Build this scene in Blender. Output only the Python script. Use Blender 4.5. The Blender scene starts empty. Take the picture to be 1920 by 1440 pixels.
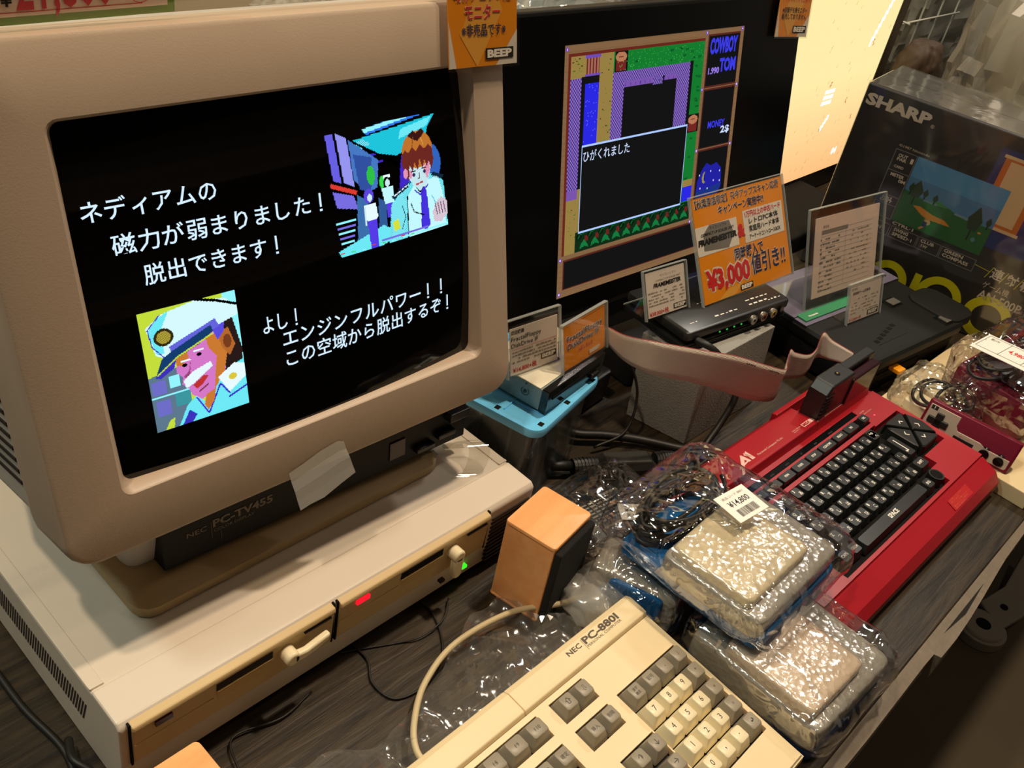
import bpy, bmesh, math, random
import numpy as np
from mathutils import Vector, Matrix, noise
S = bpy.context.scene
COL = S.collection
PI = math.pi

# ------------------------------------------------------------------ camera, world, lights
cam_d = bpy.data.cameras.new('camera'); cam = bpy.data.objects.new('camera', cam_d); COL.objects.link(cam)
cam_d.sensor_width = 36.0; cam_d.lens = 1820.11 / 1920 * 36; cam_d.clip_start = 0.02
RC = ((0.68470805, -0.70928831, 0.16758571), (-0.32823329, -0.50540758, -0.79801383), (0.65072098, 0.49139929, -0.57886868))
cm = Matrix.Identity(4)
for i in range(3):
    cm[i][0] = RC[0][i]; cm[i][1] = -RC[1][i]; cm[i][2] = -RC[2][i]
cm.translation = (-0.15942963, -0.37301498, 0.66293594)
cam.matrix_world = cm
S.camera = cam
W = bpy.data.worlds.new('shop_ambience'); S.world = W; W.use_nodes = True
W.node_tree.nodes['Background'].inputs[0].default_value = (1.0, 0.86, 0.70, 1)
W.node_tree.nodes['Background'].inputs[1].default_value = 0.11
S.view_settings.view_transform = 'Standard'; S.view_settings.look = 'None'
S.view_settings.gamma = 1.0; S.view_settings.use_curve_mapping = False
S.view_settings.exposure = 0.0

def lamp(name, loc, size, power, col, aim=(0.4, 0, 0)):
    d = bpy.data.lights.new(name, 'AREA'); d.shape = 'DISK'; d.size = size; d.energy = power; d.color = col
    o = bpy.data.objects.new(name, d); COL.objects.link(o); o.location = loc
    o.rotation_euler = (Vector(aim) - Vector(loc)).to_track_quat('-Z', 'Y').to_euler()
    return o
WARM = (1.0, 0.80, 0.57)
lamp('ceiling_lamp', (-0.42, 0.16, 2.10), 0.10, 16, WARM, (0.1, 0, 0))
lamp('ceiling_lamp', (1.00, -0.08, 2.30), 0.12, 33, WARM, (0.7, -0.1, 0))
lamp('ceiling_lamp', (1.55, -0.80, 2.20), 0.10, 3.5, WARM, (0.8, -0.1, 0.1))
lamp('ceiling_lamp', (2.62, 0.30, 2.25), 0.20, 15, (1.0, 0.92, 0.80), (1.0, 0.0, 0.1))
lamp('ceiling_lamp', (-0.9, 0.75, 2.0), 0.3, 12, (0.80, 0.95, 0.86), (0, 0.3, 0.1))

# ------------------------------------------------------------------ materials
MATS = {}
def lin(c):
    return tuple((v / 255 / 12.92) if v / 255 <= 0.04045 else ((v / 255 + 0.055) / 1.055) ** 2.4 for v in c)
def mat(name, rgb, rough=0.5, metal=0.0, spec=0.5, noise_amt=0.0, nscale=30, bump=0.0, bscale=200, coat=0.0, emit=0.0, trans=0.0, alpha=1.0):
    if name in MATS: return MATS[name]
    m = bpy.data.materials.new(name); m.use_nodes = True; MATS[name] = m
    nt = m.node_tree; b = nt.nodes['Principled BSDF']; c = (*lin(rgb), 1)
    b.inputs['Base Color'].default_value = c; b.inputs['Roughness'].default_value = rough
    b.inputs['Metallic'].default_value = metal; b.inputs['Specular IOR Level'].default_value = spec
    b.inputs['Coat Weight'].default_value = coat; b.inputs['Transmission Weight'].default_value = trans
    b.inputs['Alpha'].default_value = alpha
    if emit:
        b.inputs['Emission Color'].default_value = c; b.inputs['Emission Strength'].default_value = emit
    tc = nt.nodes.new('ShaderNodeTexCoord')
    if noise_amt:
        n = nt.nodes.new('ShaderNodeTexNoise'); n.inputs['Scale'].default_value = nscale; n.inputs['Detail'].default_value = 4
        nt.links.new(tc.outputs['Object'], n.inputs['Vector'])
        mx = nt.nodes.new('ShaderNodeMix'); mx.data_type = 'RGBA'
        mx.inputs[6].default_value = tuple(v * (1 - noise_amt) for v in c[:3]) + (1,)
        mx.inputs[7].default_value = tuple(min(1, v * (1 + noise_amt)) for v in c[:3]) + (1,)
        nt.links.new(n.outputs['Fac'], mx.inputs[0]); nt.links.new(mx.outputs[2], b.inputs['Base Color'])
    if bump:
        n = nt.nodes.new('ShaderNodeTexNoise'); n.inputs['Scale'].default_value = bscale; n.inputs['Detail'].default_value = 3
        nt.links.new(tc.outputs['Object'], n.inputs['Vector'])
        bp = nt.nodes.new('ShaderNodeBump'); bp.inputs['Strength'].default_value = bump; bp.inputs['Distance'].default_value = 0.002
        nt.links.new(n.outputs['Fac'], bp.inputs['Height']); nt.links.new(bp.outputs[0], b.inputs['Normal'])
    return m
def glow(rgb, k=1.0):
    nm = 'screen_%02x%02x%02x' % tuple(rgb) + ('' if k == 1 else '_bright')
    if nm in MATS: return MATS[nm]
    m = bpy.data.materials.new(nm); m.use_nodes = True; MATS[nm] = m
    nt = m.node_tree; nt.nodes.clear(); e = nt.nodes.new('ShaderNodeEmission'); o = nt.nodes.new('ShaderNodeOutputMaterial')
    e.inputs[0].default_value = (*lin(rgb), 1); e.inputs[1].default_value = k
    nt.links.new(e.outputs[0], o.inputs[0]); return m
def film(name, tint=(1, 1, 1), base=0.10, edge=0.7, rough=0.12, bscale=120, bump=0.6, dist=0.002, milky=0.0, stretch=(1, 1, 1), sharp=True):
    """thin clear plastic: mostly see-through, reflecting more at grazing angles, crinkled"""
    if name in MATS: return MATS[name]
    m = bpy.data.materials.new(name); m.use_nodes = True; MATS[name] = m
    nt = m.node_tree; nt.nodes.clear(); N = nt.nodes.new; L = nt.links.new
    out = N('ShaderNodeOutputMaterial'); mix = N('ShaderNodeMixShader'); tr = N('ShaderNodeBsdfTransparent'); gl = N('ShaderNodeBsdfGlossy')
    tr.inputs[0].default_value = (*tint, 1); gl.inputs['Roughness'].default_value = rough; gl.inputs[0].default_value = (1, 1, 1, 1)
    lw = N('ShaderNodeLayerWeight'); lw.inputs[0].default_value = 0.35
    mr = N('ShaderNodeMapRange'); mr.inputs[3].default_value = base; mr.inputs[4].default_value = edge
    L(lw.outputs['Facing'], mr.inputs[0]); L(mr.outputs[0], mix.inputs[0])
    if bump:
        tc = N('ShaderNodeTexCoord'); mp = N('ShaderNodeMapping'); mp.inputs['Scale'].default_value = stretch
        L(tc.outputs['Object'], mp.inputs[0])
        n = N('ShaderNodeTexNoise'); n.inputs['Scale'].default_value = bscale; n.inputs['Detail'].default_value = 5; n.inputs['Distortion'].default_value = 1.2
        if sharp: n.noise_type = 'RIDGED_MULTIFRACTAL'
        L(mp.outputs[0], n.inputs['Vector'])
        b = N('ShaderNodeBump'); b.inputs['Strength'].default_value = bump; b.inputs['Distance'].default_value = dist
        L(n.outputs['Fac'], b.inputs['Height']); L(b.outputs[0], gl.inputs['Normal']); L(b.outputs[0], lw.inputs['Normal'])
    L(tr.outputs[0], mix.inputs[1]); L(gl.outputs[0], mix.inputs[2])
    last = mix
    if milky:
        df = N('ShaderNodeBsdfDiffuse'); df.inputs[0].default_value = (0.8, 0.78, 0.72, 1)
        m2 = N('ShaderNodeMixShader'); m2.inputs[0].default_value = milky; L(mix.outputs[0], m2.inputs[1]); L(df.outputs[0], m2.inputs[2]); last = m2
    L(last.outputs[0], out.inputs[0]); return m

beige = mat('beige_abs_plastic', (184, 163, 142), 0.42, noise_amt=0.05, nscale=18, bump=0.06, bscale=900)
beige_lid = mat('pale_grey_beige_plastic', (218, 206, 190), 0.36, noise_amt=0.06, nscale=12, bump=0.04, bscale=900)
tan = mat('yellowed_plastic', (206, 178, 128), 0.4, noise_amt=0.05, nscale=14)
tan_base = mat('tan_stand_plastic', (172, 148, 106), 0.45, noise_amt=0.06)
housing = mat('warm_grey_plastic', (190, 184, 176), 0.45, noise_amt=0.05)
black = mat('black_plastic', (24, 24, 24), 0.38, bump=0.05, bscale=1200)
gloss_black = mat('glossy_black_plastic', (12, 12, 13), 0.12)
matte_black = mat('matte_black', (14, 13, 12), 0.85, spec=0.2)
dark_slot = mat('dark_recess', (30, 18, 10), 0.8)
cream = mat('cream_keyboard_plastic', (236, 214, 170), 0.42, noise_amt=0.03, nscale=20)
cream_key = mat('cream_keycap', (238, 224, 186), 0.35)
grey_key = mat('grey_keycap', (152, 142, 124), 0.4)
ink = mat('dark_grey_ink', (84, 74, 60), 0.6)
ink_key = mat('keycap_ink', (70, 64, 54), 0.6)
red_case = mat('red_plastic', (166, 26, 38), 0.33, noise_amt=0.05, nscale=10, spec=0.45)
black_key = mat('black_keycap', (34, 35, 34), 0.28)
white_ink = mat('white_ink', (235, 232, 222), 0.55)
pink_ink = mat('pale_pink_ink_and_highlight', (240, 190, 180), 0.55)
paper = mat('white_paper', (236, 226, 214), 0.5)
paper_grey = mat('grey_paper', (232, 218, 206), 0.5)
orange_card = mat('orange_printed_card', (250, 152, 26), 0.4, noise_amt=0.12, nscale=8)
orange_pale = mat('pale_orange_print', (244, 176, 74), 0.4)
navy = mat('navy_ink', (32, 34, 78), 0.6)
redink = mat('red_ink', (206, 36, 34), 0.6)
black_ink = mat('black_ink', (22, 18, 16), 0.6)
grey_ink = mat('mid_grey_ink', (128, 122, 116), 0.6)
acrylic = film('clear_acrylic', (0.97, 0.97, 0.96), 0.015, 0.22, 0.05, bump=0)
acrylic_edge = mat('acrylic_edge', (200, 204, 198), 0.3, alpha=0.4)
clear_box = film('clear_polypropylene', (0.80, 0.83, 0.84), 0.03, 0.35, 0.15, 40, 0.2, 0.001, 0.015)
bag = film('crinkled_clear_bag', (0.97, 0.97, 0.97), 0.055, 0.85, 0.07, 40, 1.0, 0.004)
bag_far = film('cloudy_plastic_bag', (0.9, 0.9, 0.85), 0.12, 0.6, 0.42, 6, 0.5, 0.01, 0.22)
sheet_m = film('thin_plastic_sheet', (0.95, 0.95, 0.96), 0.06, 0.5, 0.14, 14, 0.5, 0.004, 0.05)
blue_lid = mat('sky_blue_plastic', (112, 204, 255), 0.35)
cable_m = mat('black_rubber', (22, 21, 20), 0.5)

def wood_mat(name, c1, c2, scale, rough, axis, coat=0.0, bump=0.25, fine=1.0):
    m = bpy.data.materials.new(name); m.use_nodes = True; MATS[name] = m
    nt = m.node_tree; N = nt.nodes.new; L = nt.links.new; b = nt.nodes['Principled BSDF']
    tc = N('ShaderNodeTexCoord'); mp = N('ShaderNodeMapping'); L(tc.outputs['Object'], mp.inputs[0])
    sc = [scale] * 3; sc[axis] = scale * 0.07; mp.inputs['Scale'].default_value = sc
    n = N('ShaderNodeTexNoise'); n.inputs['Scale'].default_value = 1.0; n.inputs['Detail'].default_value = 8; n.inputs['Roughness'].default_value = 0.6; n.inputs['Distortion'].default_value = 0.6
    L(mp.outputs[0], n.inputs[0])
    cr = N('ShaderNodeValToRGB'); cr.color_ramp.elements[0].position = 0.35; cr.color_ramp.elements[1].position = 0.68
    cr.color_ramp.elements[0].color = (*lin(c1), 1); cr.color_ramp.elements[1].color = (*lin(c2), 1)
    L(n.outputs['Fac'], cr.inputs[0]); L(cr.outputs[0], b.inputs['Base Color'])
    b.inputs['Specular IOR Level'].default_value = 0.32
    b.inputs['Roughness'].default_value = rough; b.inputs['Coat Weight'].default_value = coat; b.inputs['Coat Roughness'].default_value = 0.12
    bp = N('ShaderNodeBump'); bp.inputs['Strength'].default_value = bump; bp.inputs['Distance'].default_value = 0.0015
    L(n.outputs['Fac'], bp.inputs['Height']); L(bp.outputs[0], b.inputs['Normal'])
    return m
desk_wood = wood_mat('dark_woodgrain_laminate', (26, 21, 15), (66, 54, 38), 130, 0.42, 0, bump=0.45)
speaker_wood = wood_mat('orange_cherry_veneer', (240, 168, 108), (250, 186, 124), 60, 0.35, 0, bump=0.03)

# ------------------------------------------------------------------ mesh builder
class MB:
    def __init__(s, M=None):
        s.v = []; s.f = []; s.mi = []; s.mats = []; s.M = M
    def slot(s, m):
        if m not in s.mats: s.mats.append(m)
        return s.mats.index(m)
    def add(s, vs, fs, m, M=None):
        k = len(s.v); i = s.slot(m); T = M
        for p in vs:
            p = Vector(p)
            if T is not None: p = T @ p
            if s.M is not None: p = s.M @ p
            s.v.append(tuple(p))
        for f in fs: s.f.append(tuple(k + q for q in f)); s.mi.append(i)
        return s
    def box(s, x0, x1, y0, y1, z0, z1, m, M=None):
        return s.add([(x0, y0, z0), (x1, y0, z0), (x1, y1, z0), (x0, y1, z0), (x0, y0, z1), (x1, y0, z1), (x1, y1, z1), (x0, y1, z1)],
                     [(0, 3, 2, 1), (4, 5, 6, 7), (0, 1, 5, 4), (1, 2, 6, 5), (2, 3, 7, 6), (3, 0, 4, 7)], m, M)
    def loft(s, loops, m, cap0=True, cap1=True, M=None):
        n = len(loops[0]); vs = [p for l in loops for p in l]; fs = []
        for a in range(len(loops) - 1):
            for i in range(n):
                j = (i + 1) % n; fs.append((a * n + i, a * n + j, (a + 1) * n + j, (a + 1) * n + i))
        if cap0: fs.append(tuple(range(n))[::-1])
        if cap1: fs.append(tuple((len(loops) - 1) * n + i for i in range(n)))
        return s.add(vs, fs, m, M)
    def rbox(s, x0, x1, y0, y1, z0, z1, r, m, M=None, n=3, e=None):
        """box with rounded vertical corners and softened top and bottom edges"""
        e = min(r * 0.5, 0.003) if e is None else e
        L = [rr(x0 + e, x1 - e, y0 + e, y1 - e, max(r - e, 1e-4), z0, n), rr(x0, x1, y0, y1, r, z0 + e, n),
             rr(x0, x1, y0, y1, r, z1 - e, n), rr(x0 + e * .3, x1 - e * .3, y0 + e * .3, y1 - e * .3, max(r - e * .3, 1e-4), z1 - e * .3, n),
             rr(x0 + e, x1 - e, y0 + e, y1 - e, max(r - e, 1e-4), z1, n)]
        return s.loft(L, m, M=M)
    def prism(s, poly, d0, d1, m, axis='x', M=None):
        """2D outline extruded along an axis; outline given in the two other axes"""
        def P(a, b, d): return {'x': (d, a, b), 'y': (a, d, b), 'z': (a, b, d)}[axis]
        n = len(poly); vs = [P(a, b, d0) for a, b in poly] + [P(a, b, d1) for a, b in poly]
        fs = [tuple(range(n))[::-1], tuple(range(n, 2 * n))] + [(i, (i + 1) % n, n + (i + 1) % n, n + i) for i in range(n)]
        return s.add(vs, fs, m, M)
    def tube(s, pts, r, m, n=8, M=None, caps=True):
        pts = [Vector(p) for p in pts]; loops = []; up = Vector((0, 0, 1))
        for i, p in enumerate(pts):
            t = (pts[min(i + 1, len(pts) - 1)] - pts[max(i - 1, 0)]).normalized()
            a = t.cross(up)
            if a.length < 1e-3: a = t.cross(Vector((0, 1, 0)))
            a.normalize(); b = a.cross(t).normalized(); rad = r[i] if isinstance(r, (list, tuple)) else r
            loops.append([tuple(p + (a * math.cos(2 * PI * k / n) + b * math.sin(2 * PI * k / n)) * rad) for k in range(n)])
        return s.loft(loops, m, caps, caps, M)
    def cyl(s, c, r, h, m, n=20, r2=None, axis='z', M=None):
        r2 = r if r2 is None else r2; loops = []
        for d, q in ((0, r), (h, r2)):
            L = []
            for k in range(n):
                a, b = q * math.cos(2 * PI * k / n), q * math.sin(2 * PI * k / n)
                L.append({'z': (c[0] + a, c[1] + b, c[2] + d), 'y': (c[0] + a, c[1] + d, c[2] + b), 'x': (c[0] + d, c[1] + a, c[2] + b)}[axis])
            loops.append(L)
        return s.loft(loops, m, M=M)
    def flat(s, pts, y, m, M=None):
        """flat print in a plane that faces -y; pts are (x, z)"""
        return s.add([(a, y, b) for a, b in pts], [tuple(range(len(pts)))], m, M)
    def rect(s, x0, x1, z0, z1, y, m, M=None): return s.flat([(x0, z0), (x1, z0), (x1, z1), (x0, z1)], y, m, M)
    def frame(s, x0, x1, z0, z1, w, y, m):
        s.rect(x0, x1, z0, z0 + w, y, m); s.rect(x0, x1, z1 - w, z1, y, m); s.rect(x0, x0 + w, z0, z1, y, m); s.rect(x1 - w, x1, z0, z1, y, m)
    def text(s, t, x, z, h, m, y=0.0, w=None, bold=0.0, align='l', warp=None, M=None, shear=0.0, squeeze=None):
        """lettering in the plane facing -y, cap height h, optionally fitted to width w"""
        vs, fs = text_geo(t, bold)
        if not vs: return s
        xs = [p[0] for p in vs]; x0, x1 = min(xs), max(xs); k = h / 0.69; kx = k
        if w: kx = w / max(x1 - x0, 1e-6)
        elif squeeze: kx = k * squeeze
        ww = (x1 - x0) * kx; ox = {'l': 0, 'c': -ww / 2, 'r': -ww}[align]
        P = [(x + ox + (p[0] - x0) * kx + shear * p[1] * k, y, z + p[1] * k) for p in vs]
        if warp: P = [warp(p) for p in P]
        return s.add(P, fs, m, M)
    def build(s, name, parent=None, smooth=False, bevel=0, seg=2, sub=0, solid=0, auto=None):
        me = bpy.data.meshes.new(name); me.from_pydata(s.v, [], s.f)
        for m in s.mats: me.materials.append(m)
        me.polygons.foreach_set('material_index', s.mi)
        if smooth or auto:
            me.polygons.foreach_set('use_smooth', [True] * len(me.polygons))
            if auto: me.set_sharp_from_angle(angle=math.radians(auto))
        me.update()
        o = bpy.data.objects.new(name, me); COL.objects.link(o)
        if parent is not None: o.parent = parent
        if solid:
            d = o.modifiers.new('thickness', 'SOLIDIFY'); d.thickness = solid; d.offset = 0
        if bevel:
            b = o.modifiers.new('bevel', 'BEVEL'); b.width = bevel; b.segments = seg; b.limit_method = 'ANGLE'; b.angle_limit = math.radians(40); b.harden_normals = False
        if sub:
            b = o.modifiers.new('sub', 'SUBSURF'); b.levels = sub; b.render_levels = sub
        return o
def rr(x0, x1, y0, y1, r, z, n=3, plane='xy'):
    P = []
    for cx, cy, a0 in ((x1 - r, y1 - r, 0), (x0 + r, y1 - r, 90), (x0 + r, y0 + r, 180), (x1 - r, y0 + r, 270)):
        for k in range(n + 1):
            a = math.radians(a0 + 90 * k / n); u, v = cx + r * math.cos(a), cy + r * math.sin(a)
            P.append((u, v, z) if plane == 'xy' else (u, z, v))
    return P
TXT = {}
def text_geo(t, bold=0.0):
    k = (t, round(bold, 4))
    if k in TXT: return TXT[k]
    c = bpy.data.curves.new('print', 'FONT'); c.body = t; c.size = 1.0; c.offset = bold; c.resolution_u = 2
    o = bpy.data.objects.new('print', c); COL.objects.link(o)
    dg = bpy.context.evaluated_depsgraph_get(); me = bpy.data.meshes.new_from_object(o.evaluated_get(dg))
    TXT[k] = ([tuple(v.co) for v in me.vertices], [tuple(p.vertices) for p in me.polygons])
    bpy.data.objects.remove(o); bpy.data.curves.remove(c); bpy.data.meshes.remove(me)
    return TXT[k]
def tag(o, label, cat, group=None):
    o['label'] = label; o['category'] = cat
    if group: o['group'] = group
    return o
def thing(name, label, cat, loc=(0, 0, 0), rot=(0, 0, 0), group=None):
    o = bpy.data.objects.new(name, None); COL.objects.link(o); o.location = loc; o.rotation_euler = rot; o.empty_display_size = 0.02
    return tag(o, label, cat, group)
def struct(o): o['kind'] = 'structure'; return o
def smoothpath(pts, k=6):
    P = [Vector(p) for p in pts]; P = [P[0] * 2 - P[1]] + P + [P[-1] * 2 - P[-2]]; out = []
    for i in range(1, len(P) - 2):
        for j in range(k):
            t = j / k; a, b, c, d = P[i - 1], P[i], P[i + 1], P[i + 2]
            out.append(0.5 * ((2 * b) + (c - a) * t + (2 * a - 5 * b + 4 * c - d) * t * t + (3 * b - a - 3 * c + d) * t ** 3))
    return out + [P[-2]]
def plate(mb, x0, x1, y0, y1, zt, zb, holes, m, M=None):
    """slab with rectangular openings"""
    X = sorted({x0, x1, *[h[0] for h in holes], *[h[1] for h in holes]}); Y = sorted({y0, y1, *[h[2] for h in holes], *[h[3] for h in holes]})
    X = [x for x in X if x0 <= x <= x1]; Y = [y for y in Y if y0 <= y <= y1]
    def solid(i, j):
        if i < 0 or j < 0 or i >= len(X) - 1 or j >= len(Y) - 1: return False
        cx, cy = (X[i] + X[i + 1]) / 2, (Y[j] + Y[j + 1]) / 2
        return not any(h[0] < cx < h[1] and h[2] < cy < h[3] for h in holes)
    for i in range(len(X) - 1):
        for j in range(len(Y) - 1):
            if not solid(i, j): continue
            a, b, c, d = X[i], X[i + 1], Y[j], Y[j + 1]
            mb.add([(a, c, zt), (b, c, zt), (b, d, zt), (a, d, zt)], [(0, 1, 2, 3)], m, M)
            for (di, dj, p, q) in ((-1, 0, (a, d), (a, c)), (1, 0, (b, c), (b, d)), (0, -1, (a, c), (b, c)), (0, 1, (b, d), (a, d))):
                if not solid(i + di, j + dj):
                    mb.add([(*p, zt), (*q, zt), (*q, zb), (*p, zb)], [(0, 3, 2, 1)], m, M)

# pixel pictures: polygons painted on a grid, then built as flat coloured cells
class Pix:
    def __init__(s, w, h, bg=-1, k=1): s.g = np.full((h * k, w * k), bg, int); s.w = w * k; s.h = h * k; s.k = k; s.pal = []
    def c(s, rgb):
        if rgb is None: return -1
        rgb = tuple(rgb)
        if rgb not in s.pal: s.pal.append(rgb)
        return s.pal.index(rgb)
    def poly(s, pts, rgb, rgb2=None):
        a, b = s.c(rgb), (s.c(rgb2) if rgb2 else None); pts = [(u * s.k, v * s.k) for u, v in pts]
        yy, xx = np.mgrid[0:s.h, 0:s.w]; X = xx + .5; Y = yy + .5; ins = np.zeros((s.h, s.w), bool); n = len(pts)
        for i in range(n):
            x1, y1 = pts[i]; x2, y2 = pts[(i + 1) % n]
            if y1 == y2: continue
            cnd = (Y > min(y1, y2)) & (Y <= max(y1, y2)); ins ^= cnd & (X < (Y - y1) * (x2 - x1) / (y2 - y1) + x1)
        s.g[ins] = a
        if b is not None: s.g[ins & ((xx // s.k + yy // s.k) % 2 == 0)] = b
    def rect(s, x0, y0, x1, y1, rgb, rgb2=None): s.poly([(x0, y0), (x1, y0), (x1, y1), (x0, y1)], rgb, rgb2)
    def ell(s, cx, cy, rx, ry, rgb, rgb2=None, n=28): s.poly([(cx + rx * math.cos(2 * PI * k / n), cy + ry * math.sin(2 * PI * k / n)) for k in range(n)], rgb, rgb2)
    def line(s, pts, w, rgb):
        for (x1, y1), (x2, y2) in zip(pts, pts[1:]):
            L = math.hypot(x2 - x1, y2 - y1) or 1; nx, ny = -(y2 - y1) / L * w / 2, (x2 - x1) / L * w / 2
            s.poly([(x1 + nx, y1 + ny), (x2 + nx, y2 + ny), (x2 - nx, y2 - ny), (x1 - nx, y1 - ny)], rgb)
    def mesh(s, mb, x0, z1, w, h, y=0, warp=None, mk=None):
        mk = mk or glow; dx, dz = w / s.w, h / s.h; ms = [mk(p) for p in s.pal]; groups = {}
        for r in range(s.h):
            c = 0; row = s.g[r]
            while c < s.w:
                v = row[c]; e = c + 1
                while e < s.w and row[e] == v: e += 1
                if v >= 0:
                    st = c
                    while st < e:
                        en = min(e, st + 40)
                        q = [(x0 + st * dx, y, z1 - r * dz), (x0 + st * dx, y, z1 - (r + 1) * dz), (x0 + en * dx, y, z1 - (r + 1) * dz), (x0 + en * dx, y, z1 - r * dz)]
                        if warp: q = [warp(p) for p in q]
                        mb.add(q, [(0, 1, 2, 3)], ms[v]); st = en
                c = e

# ------------------------------------------------------------------ setting: counter, floor, back wall
mb = MB(); mb.box(-0.75, 2.9, -0.322, 0.80, -0.022, 0.0, desk_wood)
desk = tag(mb.build('display_counter', bevel=0.0015), 'dark wood-grain laminate counter that everything stands on', 'counter')
trim_m = mat('worn_grey_edge_banding', (112, 100, 84), 0.55, noise_amt=0.25, nscale=60, bump=0.3, bscale=150)
mb = MB()
XS = [-.75, .40, .48, .55, .60, .622, .624, .66, .70, .74, .78, .82, .90, 2.9]; YO = [-.334, -.334, -.335, -.3345, -.334, -.3345, -.341, -.3415, -.340, -.3375, -.3345, -.3318, -.3300, -.3295]
mb.loft([[(x, -.3221, -.0004), (x, yo, -.0010), (x, yo, -.030), (x, -.3221, -.030)] for x, yo in zip(XS, YO)], trim_m)
gm = mat('peeled_gap', (16, 12, 8), .9); mb.add([(.655, -.3300, -.0002), (.700, -.3345, -.0002), (.760, -.3300, -.0002), (.700, -.3300, -.0002)], [(0, 1, 2, 3)], gm)
mb.build('edge_banding', desk).name = 'edge_banding'
desk_side = mat('dark_cabinet_side', (38, 31, 25), 0.6, noise_amt=0.2)
mb = MB(); mb.box(-0.74, 2.88, -0.20, 0.79, -0.72, -0.022, desk_side); mb.build('cabinet_body', desk)
floor_m = mat('dark_floor_covering', (96, 84, 66), 0.75, noise_amt=0.2, nscale=6)
mb = MB(); mb.box(-2.2, 3.6, -2.4, 2.0, -0.76, -0.72, floor_m); struct(mb.build('floor'))
wall_m = mat('beige_shop_wall', (190, 172, 140), 0.8, noise_amt=0.05)
mb = MB(); mb.box(-2.2, 3.6, 1.28, 1.34, -0.72, 2.6, wall_m); struct(mb.build('wall_back'))
ceil_m = mat('dark_shop_ceiling', (90, 84, 76), 0.9)
mb = MB(); mb.box(-2.2, 3.6, -2.4, 1.34, 2.6, 2.64, ceil_m); struct(mb.build('ceiling'))
# aisle behind the photographer: shelving of cartons, seen only as dim reflections
mb = MB()
shelf_m = mat('brown_shop_shelf', (70, 56, 42), 0.7)
for z in (-0.3, 0.15, 0.6, 1.05, 1.5): mb.box(-1.9, 3.3, -2.3, -1.9, z, z + 0.03, shelf_m)
mb.box(-2.0, 3.4, -2.36, -2.3, -0.72, 1.9, shelf_m)
tag(mb.build('shelving_unit'), 'brown shelving across the aisle behind the viewer, facing the screens', 'shelf')

# caster bracket under the counter edge
grey_cast = mat('grey_translucent_plastic', (170, 160, 144), 0.45)
t = thing('round_stool_foot', 'grey plastic round foot with a curved arm on the floor below the counter edge', 'stool foot', (1.60, -0.330, -0.7198))
mb = MB(); mb.cyl((0, 0, 0), 0.050, 0.022, grey_cast, 36); mb.cyl((0, 0, .022), 0.044, 0.006, grey_cast, 36, r2=.040); mb.build('foot_disc', t, bevel=0.002)
mb = MB(); mb.cyl((0, 0, 0.0275), 0.015, 0.002, matte_black, 20); mb.build('centre_hole', t)
mb = MB(); mb.loft([[(.02, -.03, .012), (.10, -.05, .014), (.16, -.03, .02), (.26, -.03, .05), (.26, .02, .05), (.14, .01, .02), (.06, .03, .014)], [(.02, -.03, .024), (.10, -.05, .028), (.16, -.03, .036), (.26, -.03, .066), (.26, .02, .066), (.14, .01, .036), (.06, .03, .026)]], grey_cast); mb.build('curved_arm', t, bevel=.003)
mb = MB(); mb.cyl((.085, -.012, .0265), .008, .003, matte_black, 14); mb.build('screw_hole', t)

# ------------------------------------------------------------------ personal computer body under the CRT
pc = thing('desktop_computer', 'flat beige personal computer with two floppy drives carrying the big CRT monitor', 'computer', (0, 0, 0))
H = 0.0832; D = 0.345; PW = 0.400
mb = MB()
# side profile (y, z): front face, chamfer, top, back
prof = [(0.004, 0.008), (0.004, 0.079), (0.008, 0.0832), (D - 0.004, 0.0832), (D, 0.079), (D, 0.006), (0.008, 0.006)]
prof = [(0.006, 0.006), (0.001, 0.038), (0.0, 0.0795), (0.004, 0.0838), (0.034, 0.0845), (0.036, 0.0832), (D - 0.01, 0.0832), (D, 0.078), (D, 0.006)]
mb.prism(prof, 0.0, PW, beige_lid, 'x'); mb.build('case', pc, bevel=0.0022, seg=3)
mb = MB(); mb.prism([(0.037, 0.0828), (0.037, 0.0850), (0.041, 0.0842), (D - 0.02, 0.0842), (D - 0.02, 0.0828)], 0.0, 0.010, beige_lid, 'x')
mb.build('lid_rim', pc, bevel=0.0012)
mb = MB(); mb.prism([(0.037, 0.0828), (0.037, 0.0850), (0.041, 0.0842), (D - 0.02, 0.0842), (D - 0.02, 0.0828)], PW - 0.010, PW, beige_lid, 'x')
mb.build('lid_rim', pc, bevel=0.0012)
mb = MB()
for i in range(72):
    y = 0.045 + i * 0.0036
    mb.add([(-0.0004, y, 0.060), (-0.0004, y + 0.0015, 0.060), (-0.0004, y + 0.0015 + 0.008, 0.036), (-0.0004, y + 0.008, 0.036)], [(0, 1, 2, 3)], dark_slot)
o = mb.build('side_vents', pc); o['kind'] = 'stuff'
for i in range(11):
    mb = MB(); z = 0.016 + i * 0.0051; mb.box(0.347, 0.395, -0.0010, 0.0025, z, z + 0.0020, black); mb.build('vent_slot', pc)
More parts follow.
